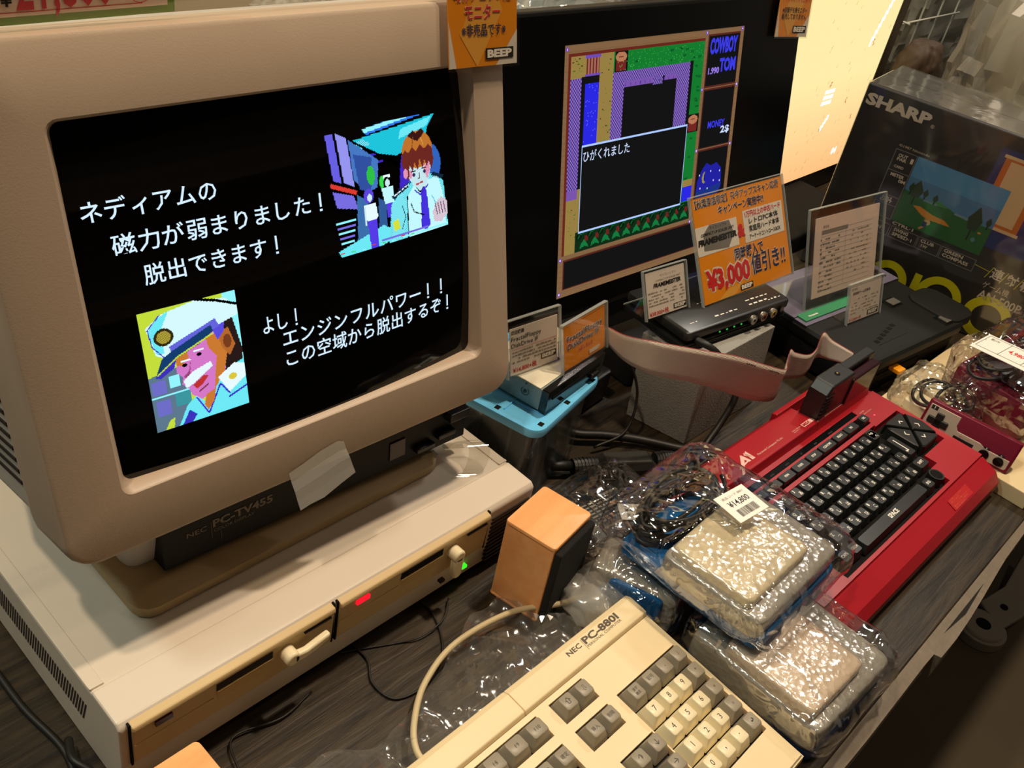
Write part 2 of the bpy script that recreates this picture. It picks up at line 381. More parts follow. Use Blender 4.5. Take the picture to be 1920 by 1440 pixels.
def drive(x0, x1, first):
    w = x1 - x0; mb = MB(); M = Matrix.Translation((x0, 0, 0))
    p = [(0.004, 0.037), (-0.0015, 0.040), (-0.003, 0.0748), (-0.0048, 0.0768), (-0.0038, 0.0808), (0.004, 0.0822)]
    mb.prism(p, 0, w, tan, 'x', M); d = mb.build('floppy_drive', pc, bevel=0.0012)
    g = MB(); g.box(x0 - 0.0015, x0, -0.0012, 0.002, 0.038, 0.082, matte_black); g.build('gap', d); g = MB(); g.box(x1, x1 + 0.0015, -0.0012, 0.002, 0.038, 0.082, matte_black); g.build('gap', d)
    s0 = x0 + 0.062; s1 = x0 + 0.108
    g = MB(); g.box(s0, s1, -0.0033, 0.0, 0.0668, 0.0732, matte_black if not first else dark_slot); g.build('disk_slot', d)
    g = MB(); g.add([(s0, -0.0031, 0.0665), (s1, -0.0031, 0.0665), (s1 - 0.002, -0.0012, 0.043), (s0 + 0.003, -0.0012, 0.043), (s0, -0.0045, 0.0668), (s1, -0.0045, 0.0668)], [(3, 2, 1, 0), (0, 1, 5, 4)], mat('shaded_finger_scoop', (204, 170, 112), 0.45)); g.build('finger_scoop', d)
    g = MB(); g.box(x0, x1, -0.0040, -0.0015, 0.0588, 0.0597, mat('panel_groove', (150, 122, 76), 0.6)) if False else g.box(x0 + 0.001, s0 - 0.002, -0.0030, -0.001, 0.0590, 0.0602, tan); g.build('panel_step', d)
    g = MB(); cx = x0 + 0.1195
    g.cyl((cx, -0.014, 0.0645), 0.0062, 0.014, cream_key, 20, axis='y')
    if first:
        g.prism([(0.0, 0.060), (0.010, 0.0585), (0.020, 0.0600), (0.032, 0.0640), (0.033, 0.0705), (0.022, 0.0685), (0.012, 0.0665), (0.0, 0.069)], -0.014, -0.008, cream_key, 'y', Matrix.Translation((cx, 0, 0)))
    else:
        g.prism([(-0.0052, 0.064), (-0.0045, 0.042), (-0.002, 0.039), (0.003, 0.039), (0.0052, 0.042), (0.0058, 0.064)], -0.014, -0.007, cream_key, 'y', Matrix.Translation((cx, 0, 0)))
    g.build('lever', d, bevel=0.0018, seg=3, auto=50)
    g = MB()
    lm = mat('unlit_lamp_window', (62, 20, 12), 0.3) if first else glow((255, 24, 40), 1.3)
    g.box(x0 + 0.0155, x0 + 0.028, -0.0050, -0.0015, 0.0700, 0.0742, lm); o = g.build('access_lamp', d)
    if not first: o['label'] = 'lit red drive access lamp'
    g = MB(); g.box(cx + 0.016, x1 - 0.004, -0.0046, -0.002, 0.0725, 0.0735, dark_slot); g.build('release_gap', d)
    return d
drive(0.0075, 0.1715, True); drive(0.1765, 0.3400, False)
mb = MB(); mb.box(0.3180, 0.3236, -0.0008, 0.003, 0.0235, 0.0265, glow((60, 255, 40), 1.2)); mb.build('power_lamp', pc)['label'] = 'lit green power lamp'
mb = MB(); mb.box(0.2915, 0.2965, -0.0008, 0.003, 0.0232, 0.0262, dark_slot); mb.build('reset_hole', pc)
fm = Matrix.Translation((0, 0.0045, 0)) @ Matrix.Rotation(math.radians(-9), 4, 'X')
mb = MB(); mb.text('PC-880I', 0.0200, 0.0160, 0.0070, ink, 0.0, w=0.039, bold=0.02, M=fm); mb.text('FH', 0.0625, 0.0160, 0.0105, ink, 0.0, w=0.020, bold=0.05, M=fm); mb.build('case_lettering', pc)
for x, y in ((0.03, 0.03), (0.37, 0.03), (0.03, 0.31), (0.37, 0.31)):
    mb = MB(); mb.cyl((x, y, 0), 0.011, 0.007, black, 16); mb.build('rubber_foot', pc)
# curl of clear tape left on the lid
tape_m = film('clear_sticky_tape', (0.95, 0.94, 0.9), 0.12, 0.8, 0.08, 30, 0.2, 0.001)
mb = MB(); strip = [(0.338, 0.052, 0.0845), (0.352, 0.048, 0.0865), (0.362, 0.052, 0.098), (0.366, 0.060, 0.104), (0.362, 0.070, 0.100), (0.358, 0.076, 0.0900), (0.366, 0.088, 0.0845), (0.385, 0.082, 0.0843)]
sp = smoothpath(strip, 5); vs = []
for p in sp: vs += [tuple(p), tuple(p + Vector((0.017, -0.010, 0)))]
mb.add(vs, [(2 * i, 2 * i + 1, 2 * i + 3, 2 * i + 2) for i in range(len(sp) - 1)], tape_m)
tag(mb.build('tape_curl', smooth=True), 'curled piece of clear tape stuck on the right end of the computer lid', 'tape')

# ------------------------------------------------------------------ CRT monitor
MYAW, MTILT = -0.0365, -0.2645
MC = Vector((0.2, 0.0854, 0.3259))
crt = thing('crt_monitor', 'large beige CRT monitor showing a game with white Japanese text and two portraits', 'monitor', (0.198, 0.10, 0.0835))
BM = Matrix.Translation(MC - crt.location) @ Matrix.Rotation(MYAW, 4, 'Z') @ Matrix.Rotation(MTILT, 4, 'X')
def lp(x0, x1, z0, z1, r, y, n=5): return rr(x0, x1, z0, z1, r, y, n, 'xz')
ox0, ox1, oz0, oz1 = -0.194, 0.186, -0.1545, 0.1585
mb = MB(BM)
loops = [lp(ox0 + .002, ox1 - .002, oz0 + .002, oz1 - .002, .018, 0.060), lp(ox0, ox1, oz0, oz1, .020, 0.050), lp(ox0, ox1, oz0, oz1, .020, 0.005), lp(ox0 + .0012, ox1 - .0012, oz0 + .0012, oz1 - .0012, .0195, 0.0015),
         lp(ox0 + .004, ox1 - .004, oz0 + .004, oz1 - .004, .018, 0.0), lp(-.1535, .1535, -.1155, .1155, .008, 0.0), lp(-.152, .152, -.114, .114, .007, 0.0012),
         lp(-.1465, .1485, -.1105, .1120, .006, 0.012), lp(-.1460, .1480, -.1100, .1115, .006, 0.024)]
mb.loft(loops, beige, False, False); bez = mb.build('front_bezel', crt, auto=35)
# glass face, gently domed
RG = 1.6
def dome(p, off=0.0):
    x, y, z = p; return (x, 0.0010 + (x * x + z * z) / (2 * RG) - off + y, z)
mb = MB(BM); nx, nz = 32, 24; vs = [dome((-.150 + .300 * i / nx, 0, -.113 + .2265 * j / nz)) for j in range(nz + 1) for i in range(nx + 1)]
glass_m = mat('crt_glass', (5, 5, 5), 0.035, spec=0.6, coat=0.0)
mb.add(vs, [(j * (nx + 1) + i, j * (nx + 1) + i + 1, (j + 1) * (nx + 1) + i + 1, (j + 1) * (nx + 1) + i) for j in range(nz) for i in range(nx)], glass_m)
glass = mb.build('glass_screen', crt, smooth=True)
wp = lambda p: dome(p, 0.0004)
TX = glow((214, 238, 255), 1.05)
mb = MB(BM)
def line(s, x, z, w, h=0.0118):
    """one line of monospaced screen text"""
    adv = w / len(s)
    for i, ch in enumerate(s):
        if ch == ' ': continue
        vs, fs = text_geo(ch, 0.008)
        if not vs: continue
        kx = adv * 0.98; kz = h / 0.86
        if ch in '！':
            mb.add([wp((x + i * adv + adv * .40, 0, z + h)), wp((x + i * adv + adv * .40, 0, z + h * .22)), wp((x + i * adv + adv * .50, 0, z + h * .22)), wp((x + i * adv + adv * .50, 0, z + h))], [(0, 1, 2, 3)], TX)
            mb.add([wp((x + i * adv + adv * .38, 0, z + h * .10)), wp((x + i * adv + adv * .38, 0, z - h * .02)), wp((x + i * adv + adv * .52, 0, z - h * .02)), wp((x + i * adv + adv * .52, 0, z + h * .10))], [(0, 1, 2, 3)], TX); continue
        xm = (min(p[0] for p in vs) + max(p[0] for p in vs)) / 2
        mb.add([wp((x + i * adv + adv / 2 + (p[0] - xm) * kx, 0, z + (p[1] + 0.06) * kz)) for p in vs], fs, TX)
line('ネディアムの', -.1420, .0555, .0840); line('磁力が弱まりました！', -.1280, .0340, .1495); line('脱出できます！', -.1130, .0130, .0970)
line('よし！', -.0425, -.0395, .0330); line('エンジンフルパワー！！', -.0285, -.0530, .1540); line('この空域から脱出するぞ！', -.0285, -.0680, .1600)
mb.build('screen_text', glass)['kind'] = 'stuff'
# upper right picture: a ship's bridge with generic crew
K = (0, 0, 0); CY = (40, 220, 236); LC = (150, 246, 255); BL = (60, 110, 190); PU = (120, 110, 226); DB = (66, 40, 200); WH = (232, 252, 255); BR = (110, 40, 34); OR = (206, 130, 50); PK = (226, 150, 180); GR = (60, 220, 80); RD = (220, 60, 50); SK = (206, 236, 240)
p = Pix(150, 118)
p.poly([(26, 12), (140, 2), (128, 14), (124, 24), (84, 34), (60, 28)], CY, (20, 170, 200)); p.poly([(44, 3), (148, -8), (148, -3), (48, 9)], (50, 120, 240)); p.poly([(44, 3), (148, -7), (148, -5), (46, 7)], LC)
p.poly([(92, 10), (134, 4), (128, 12), (88, 19)], LC, CY); p.poly([(30, 14), (44, 12), (52, 18), (36, 22)], LC, (20, 170, 200))
p.rect(22, 27, 60, 29, DB); p.rect(34, 35, 66, 37, DB); p.line([(26, 10), (92, 46)], 2, K)
p.poly([(0, 2), (9, 2), (13, 48), (4, 44)], (104, 96, 226)); p.poly([(12, 2), (24, 8), (28, 54), (16, 48)], (150, 150, 240)); p.line([(0, 48), (30, 60)], 4, RD); p.poly([(2, 54), (26, 62), (30, 76), (5, 70)], PU)
p.poly([(26, 10), (60, 34), (56, 60), (44, 62), (28, 48)], (70, 120, 196)); p.poly([(30, 24), (52, 30), (48, 62), (34, 58)], (50, 80, 160)); p.ell(49, 47, 5, 9, GR, (30, 160, 60)); p.ell(62, 56, 3, 6, GR)
p.poly([(30, 62), (42, 70), (44, 118), (26, 110)], (60, 110, 170)); p.poly([(56, 70), (66, 76), (64, 108), (54, 104)], (50, 90, 150))
for k in range(5): p.rect(2 + k, 84 + k * 5, 26 - k, 86 + k * 5, LC if k % 2 == 0 else PU)
p.poly([(2, 112), (60, 98), (84, 112), (10, 128)], CY, LC)
# two distant crew members
p.ell(44, 66, 6, 7, (90, 70, 220)); p.ell(45, 68, 3, 4, SK); p.poly([(37, 74), (52, 74), (54, 88), (50, 92), (40, 92)], WH); p.poly([(40, 90), (52, 90), (52, 118), (42, 118)], (86, 60, 230)); p.line([(38, 76), (38, 94)], 2, SK)
p.rect(64, 50, 73, 53, WH); p.ell(68, 57, 4, 5, K); p.ell(69, 58, 3, 4, SK); p.poly([(61, 62), (76, 62), (76, 78), (64, 78)], WH, LC); p.rect(66, 78, 75, 92, (86, 60, 230))
# foreground officer
p.ell(118, 50, 26, 24, (50, 100, 190)); p.poly([(92, 30), (100, 60), (84, 72), (88, 44)], DB)
p.poly([(66, 118), (72, 80), (92, 66), (104, 62), (130, 60), (146, 70), (150, 118)], (60, 200, 215), LC); p.poly([(92, 118), (94, 76), (106, 66), (138, 64), (144, 80), (148, 118)], WH, LC)
p.poly([(72, 80), (88, 70), (92, 88), (88, 112), (70, 118)], LC, (90, 210, 225)); p.line([(94, 76), (92, 118)], 1.4, K); p.line([(74, 74), (96, 66)], 3.5, (20, 40, 60)); p.line([(130, 60), (146, 66)], 3.5, (20, 40, 60)); p.line([(76, 73), (96, 65)], 1.2, WH)
p.poly([(104, 60), (124, 60), (122, 72), (114, 76), (106, 70)], SK); p.poly([(112, 72), (118, 70), (121, 76), (124, 112), (117, 116), (111, 112), (113, 78)], (70, 50, 220)); p.line([(103, 64), (112, 76), (122, 64)], 1.3, K)
p.poly([(94, 40), (128, 38), (129, 54), (124, 66), (113, 74), (104, 68), (97, 58)], SK, (190, 226, 236)); p.poly([(122, 42), (129, 42), (128, 56), (123, 64), (119, 54)], PK); p.poly([(98, 52), (104, 52), (102, 60), (99, 60)], PK)
p.ell(112, 33, 21, 18, OR, (176, 100, 40)); p.poly([(91, 34), (132, 33), (134, 46), (130, 56), (127, 46), (124, 52), (121, 44), (118, 53), (114, 42), (111, 54), (107, 44), (104, 54), (100, 46), (98, 62), (93, 54), (90, 44)], BR); p.poly([(91, 36), (96, 31), (100, 35), (105, 30), (110, 34), (116, 29), (122, 34), (128, 30), (133, 36), (133, 40), (91, 40)], BR)
p.poly([(100, 18), (108, 14), (112, 17), (120, 13), (124, 17), (118, 22), (113, 25), (106, 22)], (60, 24, 20)); p.line([(108, 20), (105, 30)], 1, (120, 70, 40)); p.line([(118, 22), (121, 30)], 1, (226, 160, 80))
p.rect(101, 53, 108, 54.4, K); p.rect(116, 52, 123, 53.4, K); p.ell(105, 57, 2.4, 1.8, (40, 40, 90)); p.ell(120, 56, 2.4, 1.8, (40, 40, 90)); p.rect(112, 56, 113.4, 62, (90, 60, 90)); p.rect(110, 61, 113.4, 62.4, (40, 40, 60)); p.line([(107, 67), (117, 66)], 1.8, (190, 70, 80)); p.line([(104, 72), (112, 78), (124, 70)], 1.4, DB)
p.ell(94, 54, 3, 5, PK); p.line([(98, 84), (102, 94), (116, 100)], 1.2, K); p.line([(128, 82), (134, 92)], 1.0, (60, 190, 205)); p.line([(86, 84), (90, 96), (84, 108)], 1.0, (20, 40, 60))
p.poly([(128, 100), (134, 90), (142, 86), (150, 92), (150, 106), (140, 112), (130, 110)], PK, SK)
for k in range(4): p.line([(132 + 4 * k, 91), (135 + 4 * k, 104)], 1, (60, 40, 60))
for k in range(5): p.line([(84 + k * 4, 66 - k), (82 + k * 4, 70 - k)], 1.2, (20, 40, 60)); p.line([(132 + k * 3, 60 + k), (131 + k * 3, 64 + k)], 1.2, (20, 40, 60))
p.poly([(72, 98), (80, 96), (82, 106), (74, 108)], (214, 226, 60)); p.rect(56, 112, 120, 113.5, PU); p.rect(84, 115, 150, 116.5, LC)
for k in range(9): p.rect(4 + 13 * k, 114 + k % 3, 9 + 13 * k, 115.2 + k % 3, (RD, GR, LC)[k % 3])
pm = MB(BM); M2 = (lambda q: wp((q[0], q[1], q[2] - (0.128 - q[0]) * 0.012))); p.mesh(pm, .0225, .0845, .1055, .0850, 0, M2)
pm.build('upper_picture', glass)
# lower left picture: an old officer in a peaked cap, generic
p = Pix(112, 140, 0); p.pal = [(196, 222, 60)]
YG = (196, 222, 60)
p.poly([(0, 74), (44, 68), (44, 140), (0, 140)], (90, 130, 60), (96, 110, 190)); p.rect(2, 80, 18, 96, (110, 110, 200)); p.rect(22, 78, 34, 92, LC); p.rect(4, 104, 20, 122, (110, 110, 200)); p.rect(26, 100, 44, 116, (60, 150, 160)); p.rect(0, 98, 44, 100, LC)
p.poly([(96, 0), (112, 0), (112, 90), (98, 80)], LC); p.poly([(74, 36), (104, 28), (112, 70), (110, 92), (86, 96)], (40, 26, 24))
p.poly([(34, 56), (82, 38), (92, 60), (88, 92), (74, 112), (56, 116), (46, 108), (42, 96), (36, 92), (38, 84), (32, 76)], (214, 120, 200)); p.poly([(70, 44), (88, 44), (94, 66), (86, 94), (72, 112), (76, 88), (80, 70), (72, 58)], (204, 122, 50)); p.poly([(32, 58), (46, 52), (48, 62), (38, 70), (33, 68)], (204, 122, 50))
p.poly([(84, 44), (98, 40), (104, 62), (96, 74), (88, 62)], (180, 104, 44)); p.ell(95, 56, 5, 8, (120, 60, 30)); p.poly([(74, 30), (96, 26), (92, 44), (84, 52), (80, 40)], (90, 76, 220))
p.poly([(10, 34), (6, 18), (26, 6), (64, 0), (100, 6), (112, 18), (112, 28), (88, 34), (40, 44), (22, 56), (12, 50)], (214, 250, 255), None); p.poly([(10, 34), (8, 22), (20, 10), (34, 4), (24, 20), (22, 50), (14, 50)], LC, CY); p.line([(64, -1), (88, 6), (112, 16)], 3, K); p.line([(24, 6), (8, 20), (10, 40), (22, 56)], 1.2, DB)
p.poly([(28, 44), (84, 26), (88, 36), (60, 44), (30, 52)], (100, 100, 220)); p.poly([(18, 56), (30, 50), (78, 32), (80, 40), (62, 50), (34, 60), (14, 72), (8, 76)], (20, 60, 110)); p.line([(10, 74), (36, 58), (80, 42)], 1.8, YG); p.poly([(8, 76), (34, 60), (30, 70), (14, 78)], (60, 50, 190))
p.ell(24, 32, 11, 10, (50, 40, 20)); p.ell(24, 32, 8, 7, (200, 190, 70), (110, 90, 30)); p.rect(38, 64, 50, 66, WH); p.rect(54, 56, 66, 58, WH); p.ell(42, 70, 3, 2, K); p.ell(60, 62, 3, 2, K); p.poly([(50, 62), (46, 78), (38, 84), (46, 86)], (150, 70, 120))
p.poly([(38, 88), (50, 80), (72, 74), (74, 80), (60, 88), (50, 94), (40, 98)], (230, 250, 255)); p.poly([(48, 96), (62, 88), (68, 90), (60, 98), (52, 102)], (190, 50, 50)); p.line([(54, 106), (66, 100)], 1.6, (120, 50, 60))
p.poly([(26, 140), (38, 118), (50, 110), (62, 122), (78, 102), (92, 88), (112, 82), (112, 140)], LC, CY); p.poly([(78, 96), (100, 84), (112, 88), (112, 104), (90, 118)], WH); p.line([(50, 112), (62, 136), (80, 104), (90, 120)], 2, DB); p.poly([(30, 140), (40, 124), (48, 132), (42, 140)], (60, 50, 190)); p.ell(96, 100, 5, 4, (220, 200, 60)); p.poly([(62, 112), (74, 108), (70, 122), (62, 132), (58, 124)], (204, 122, 50))
p.line([(88, 124), (112, 116)], 2, DB); p.poly([(10, 140), (16, 130), (22, 128), (20, 140)], YG)
pm = MB(BM); p.mesh(pm, -.1215, -.0035, .0640, .0810, 0, wp); pm.build('lower_picture', glass)
# housing behind the bezel
mb = MB(BM)
mb.loft([lp(ox0 + .004, ox1 - .004, oz0 + .005, oz1 - .004, .018, 0.058), lp(ox0 + .004, ox1 - .004, oz0 + .005, oz1 - .004, .018, 0.13), lp(ox0 + .05, ox1 - .05, oz0 + .04, oz1 - .03, .02, 0.30), lp(ox0 + .06, ox1 - .06, oz0 + .05, oz1 - .045, .02, 0.37)], housing, True, True)
mb.build('rear_housing', crt, auto=35)
for i in range(9):
    mb = MB(BM); z = -0.118 + i * 0.0085; mb.box(ox0 + 0.0032, ox0 + 0.0060, 0.068, 0.120, z, z + 0.0028, dark_slot); mb.build('housing_vent', crt)
# pedestal, control strip, stand
L0 = -crt.location
MW = Matrix.Translation(L0)
mb = MB(MW); mb.loft([rr(.064, .372, .100, .300, .014, 0.100), rr(.060, .376, .094, .310, .014, 0.130), rr(.058, .378, .092, .320, .014, 0.205)], housing, True, True); mb.build('pedestal', crt, auto=40)
strip_m = mat('dull_black_strip', (13, 13, 13), .45, spec=.18)
SM = Matrix.Translation(L0 + Vector((0.082, 0.0835, 0.1045))) @ Matrix.Rotation(math.radians(-2.3), 4, 'Z') @ Matrix.Rotation(math.radians(-6), 4, 'X')
mb = MB(SM); mb.box(0, 0.292, 0.0, 0.02, -0.001, 0.052, strip_m); mb.build('control_strip', crt, bevel=0.0012)
mb = MB(SM); g1 = mat('faint_grey_print', (112, 100, 84), 0.5)
mb.text('NEC', .0190, .0205, .0042, g1, -.0004, w=.0160, bold=.01); mb.rect(.0385, .0388, .0105, .0260, -.0004, g1); mb.text('PC-TV455', .0400, .0205, .0065, g1, -.0004, w=.0510, bold=.03)
mb.text('COLOR DISPLAY', .0405, .0158, .0026, g1, -.0004, w=.034); mb.rect(.046, .0463, .0060, .0150, -.0004, g1); mb.build('model_lettering', crt)
for x, w, z, h, dp in ((.232, .020, .0060, .0050, .006), (.256, .020, .0110, .0050, .006), (.266, .023, .0265, .0085, .009)):
    mb = MB(SM); mb.box(x, x + w, -dp, 0.0005, z, z + h, black); mb.build('control_button', crt, bevel=0.001)
mb = MB(SM); mb.box(.205, .222, -.0012, .0, .008, .026, mat('brown_flap', (52, 34, 22), 0.3)); mb.build('control_flap', crt, bevel=0.0006)
for x, cc in ((.246, (220, 60, 60)), (.253, (110, 200, 60))):
    mb = MB(SM); mb.box(x, x + .0016, -.0006, .0, .0345, .0357, glow(cc, 0.8)); mb.build('indicator_lamp', crt)
mb = MB(MW); mb.loft([rr(.055, .342, .068, .300, .014, 0.0833), rr(.0525, .3445, .0655, .302, .015, 0.0845), rr(.0525, .3445, .0655, .302, .015, 0.0930), rr(.0565, .3405, .0695, .298, .013, 0.0960), rr(.070, .330, .085, .285, .010, 0.1010), rr(.080, .320, .095, .275, .010, 0.103)], tan_base, True, True); mb.build('swivel_stand', crt, auto=50)
# masking tape over the bezel edge
mt = film('translucent_masking_tape', (0.86, 0.80, 0.70), 0.06, 0.5, 0.3, 60, 0.4, 0.001, 0.42)
mb = MB(Matrix.Translation(MC) @ Matrix.Rotation(MYAW, 4, 'Z') @ Matrix.Rotation(MTILT, 4, 'X'))
TP = [(-.0375, -.1465), (-.0260, -.1440), (-.0100, -.1395), (.0060, -.1372), (.0110, -.1395)]; TB = [(-.0330, -.1790), (-.0240, -.1775), (-.0120, -.1770), (.0050, -.1715), (.0175, -.1680)]; vs = []
for a, b in zip(TP, TB):
    for k in range(5): q = k / 4; vs.append((a[0] + (b[0] - a[0]) * q, -0.0008 - (0.0012 if k > 1 else 0) - 0.0006 * (k == 4), a[1] + (b[1] - a[1]) * q))
mb.add(vs, [(5 * i + k, 5 * i + k + 1, 5 * i + k + 6, 5 * i + k + 5) for i in range(4) for k in range(4)], mt)
tag(mb.build('masking_tape'), 'torn strip of translucent tape hanging from the lower bezel of the CRT', 'tape')

# ------------------------------------------------------------------ hanging shop cards
def beep(mb, x, z, w, y, m1=None, m2=None):
    h = w * 0.27; mb.rect(x, x + w, z, z + h, y - .0001, m1 or black_ink); mb.text('BEEP', x + w * .06, z + h * .17, h * .66, m2 or paper, y - .0002, w=w * .88, bold=.05)
def hanging(name, label, M, w, h, lines, lbl):
    o = thing(name, label, 'sign', (0, 0, 0)); o.matrix_world = M
    mb = MB(); mb.box(-w / 2, w / 2, -.0004, .0004, 0, h, orange_card); mb.build('card', o)
    mb = MB(); y = -.0006
    mb.flat([(-w / 2, 0), (-w / 2 + w * .10, 0), (-w / 2, h * .42)], y, paper, ); mb.flat([(w / 2, 0), (w / 2, h * .32), (w / 2 - w * .32, .0)], y, paper); mb.flat([(-w * .1, 0), (w * .28, h * .5), (w * .05, h * .9), (-w * .35, h * .3)], y, orange_pale)
    for (s, z, hh, ww, m, b, x) in lines:
        if b > .05: mb.text(s, x, z, hh, paper, y - .0002, w=ww * 1.02, bold=.035, align='c')
        mb.text(s, x, z, hh, m, y - .0004, w=ww, bold=min(b, .012), align='c')
    beep(mb, w * .02, h * .06, w * .42, y - .0003); mb.build('printing', o)
    mb = MB(); mb.box(-w / 2 - .002, w / 2 + .002, -.0012, -.0009, -.002, h, acrylic); mb.build('clear_sleeve', o)
    return o
BMW = Matrix.Translation(MC) @ Matrix.Rotation(MYAW, 4, 'Z') @ Matrix.Rotation(MTILT, 4, 'X')
HM = BMW @ Matrix.Translation((.1605, -.004, .1125)) @ Matrix.Rotation(math.radians(1.5), 4, 'Y')
hanging('hanging_card', 'orange shop card hanging over the top right corner of the CRT monitor', HM, .067, .075,
        [('動作チェック用', .0450, .0075, .055, redink, .06, -.001), ('モニター', .0325, .0080, .034, redink, .06, -.001), ('※非売品です※', .0215, .0062, .043, navy, .02, 0)], '')

# ------------------------------------------------------------------ flat television behind
TV = (.773, .2, .245); TYAW, TTILT = -.070, -.230
TM = Matrix.Translation(TV) @ Matrix.Rotation(TYAW, 4, 'Z') @ Matrix.Rotation(TTILT, 4, 'X')
tv = thing('flat_television', 'black flat television showing a brown framed cowboy role-playing game map', 'television', (0, 0, 0)); tv.matrix_world = TM
mb = MB(); mb.box(-.302, .288, 0.004, .030, -.168, .171, black); mb.build('frame', tv, bevel=.002)
mb = MB(); mb.box(-.296, .282, .0, .0055, -.150, .1665, mat('tv_panel', (7, 8, 9), 0.25, spec=0.3)); pan = mb.build('screen_panel', tv)
mb = MB(); mb.box(-.06, .06, .012, .045, -.205, -.15, black); mb.build('stand_neck', tv)
mb = MB(tv.matrix_world.inverted()); mb.rbox(.62, .92, .17, .36, .0005, .010, .03, black); mb.build('stand_foot', tv)
p = Pix(164, 128, 0, 2); FR = (130, 98, 66); p.pal = [FR]; DK = (104, 38, 28)
SAND = (150, 126, 66); GN = (22, 122, 46); BK = (20, 20, 20); VI = (70, 42, 136); LV = (142, 114, 188); BLU = (42, 40, 226)
for k in range(42): p.rect(0, k * 3.05, 164, k * 3.05 + .5, (122, 92, 62))
p.rect(3.2, 4.2, 124, 105, DK); p.rect(5, 5.6, 124, 105, SAND)
p.rect(40, 5.6, 124, 94, GN)
p.rect(5, 16, 14, 71, VI, LV); p.rect(14, 15.5, 17, 71, BK); p.rect(16.5, 15, 28.5, 20, BK); p.rect(16.8, 19, 28.4, 50, BLU)
p.rect(16.5, 5.6, 29, 7, (110, 76, 180)); p.rect(16.5, 14.4, 29, 15.6, (110, 76, 180)); p.rect(17.3, 7, 28, 14.4, (104, 36, 36))
for k in range(4): p.rect(18.6 + k * 2.5, 7, 20 + k * 2.5, 14.4, (160, 104, 84))
p.rect(40, 15.5, 111, 20.6, VI, LV); p.rect(40, 15.5, 50, 50, VI, LV); p.rect(98.5, 15.5, 111, 50, VI, LV); p.rect(111, 15, 114, 50, BK); p.rect(50, 20.6, 98.5, 50, BK)
p.rect(50, 20.6, 76, 23.4, (122, 84, 172)); p.rect(76, 20.6, 85, 24.6, VI, LV); p.rect(87, 20.6, 98.5, 23.2, (122, 84, 172))
for k in range(11): p.rect(51 + k * 4.4, 21.6, 51.6 + k * 4.4, 23.2, (80, 50, 140))
for (x, y) in ((41, 5.8), (113.4, 44.6)): p.rect(x, y - .4, x + 11, y + 9.6, BK); p.rect(x + 1, y + 3, x + 9.6, y + 9, (118, 38, 34)); p.ell(x + 5.3, y + 2.4, 4.8, 2.4, (184, 120, 88)); p.rect(x + 3, y + 2, x + 7, y + 2.5, (110, 50, 40))
rnd = random.Random(4)
for k in range(70):
    x, y = rnd.choice([(rnd.uniform(29.5, 39), rnd.uniform(7, 50)), (rnd.uniform(29.5, 39), rnd.uniform(7, 50)), (rnd.uniform(6, 15), rnd.uniform(6.5, 15)), (rnd.uniform(6, 15), rnd.uniform(77, 104))]); p.rect(x, y, x + rnd.choice([.5, 1.2]), y + .5, rnd.choice([(60, 110, 30), (50, 40, 20), (110, 140, 40)]))
for k in range(20):
    x, y = rnd.choice([(rnd.uniform(54, 120), rnd.uniform(7, 13)), (rnd.uniform(115, 121), rnd.uniform(16, 42)), (rnd.uniform(115, 121), rnd.uniform(56, 80))]); p.line([(x, y), (x + 1, y + 1.2), (x + 1.6, y), (x + 2.4, y + 1.2), (x + 3, y)], .5, (8, 78, 34))
for k in range(150): x, y = rnd.uniform(41, 123), rnd.uniform(6, 15); p.rect(x, y, x + .5, y + .5, (60, 170, 70))
for k in range(30): x, y = rnd.uniform(17, 28), rnd.uniform(19, 49); p.rect(x, y, x + .5, y + .5, (110, 120, 240))
p.rect(114, 81, 124, 85, SAND); p.rect(114, 85, 124, 93.5, BLU)
p.rect(5, 71, 14, 76, (122, 84, 172)); p.rect(14, 94, 124, 105, (16, 44, 22))
for k in range(11): x = 18.4 + k * 9.6; p.poly([(x, 103.6), (x + 1, 101), (x + 3.6, 99), (x + 6, 101), (x + 8, 103.6), (x + 4, 102.6)], (22, 120, 60)); p.rect(x + 4, 97, x + 7, 100, (104, 36, 30)); p.ell(x - 1, 97, 2.4, 1.8, (10, 30, 16)); p.line([(x - 2, 98), (x, 95.6), (x + 3, 95.4)], .5, (20, 110, 50))
for a, b, c, d in ((128, 3.3, 160, 30), (128, 32.4, 160, 64.4), (128, 66.4, 160, 105), (5.4, 108.7, 160, 123.3)): p.rect(a - 1, b - 1, c + .6, d + .8, (86, 38, 30)); p.rect(a, b, c, d, BK)
p.poly([(129, 92), (129.5, 84), (133, 78), (138, 74), (143, 76), (149, 75), (155, 79), (156.5, 90), (150, 98), (140, 104), (130, 105)], (34, 34, 160)); p.poly([(129, 90), (156, 88), (152, 97), (142, 104), (130, 105)], (28, 52, 128)); p.ell(137, 82.5, 2.4, 3.4, (150, 140, 60)); p.ell(138.4, 82.2, 2.1, 3.0, (34, 34, 160))
for (x, y) in ((131, 80), (143, 79), (153, 80), (147, 85), (133, 88), (141, 89), (154, 86)): p.rect(x, y, x + .8, y + .8, (220, 220, 255))
for (x, y) in ((1.3, 1.6), (124.8, 1.2), (161.6, .8), (124.8, 31.2), (161.6, 31.2), (125, 65), (161.6, 65), (125, 106.6), (1.6, 106.6), (1.6, 125.6), (161.6, 125.6)): p.ell(x + .4, y + .4, 1.1, 1.1, (120, 70, 190)); p.rect(x, y, x + .8, y + .8, (230, 220, 255))
p.rect(16.4, 49, 113.6, 95, (176, 204, 255)); p.rect(17.2, 49.9, 112.8, 94, BK)
pm = MB(); p.mesh(pm, -.1505, .1365, .301 / 160 * 164, .273, -.0003); pm.build('game_picture', pan)
gx = lambda v: -.1505 + v * .301 / 160
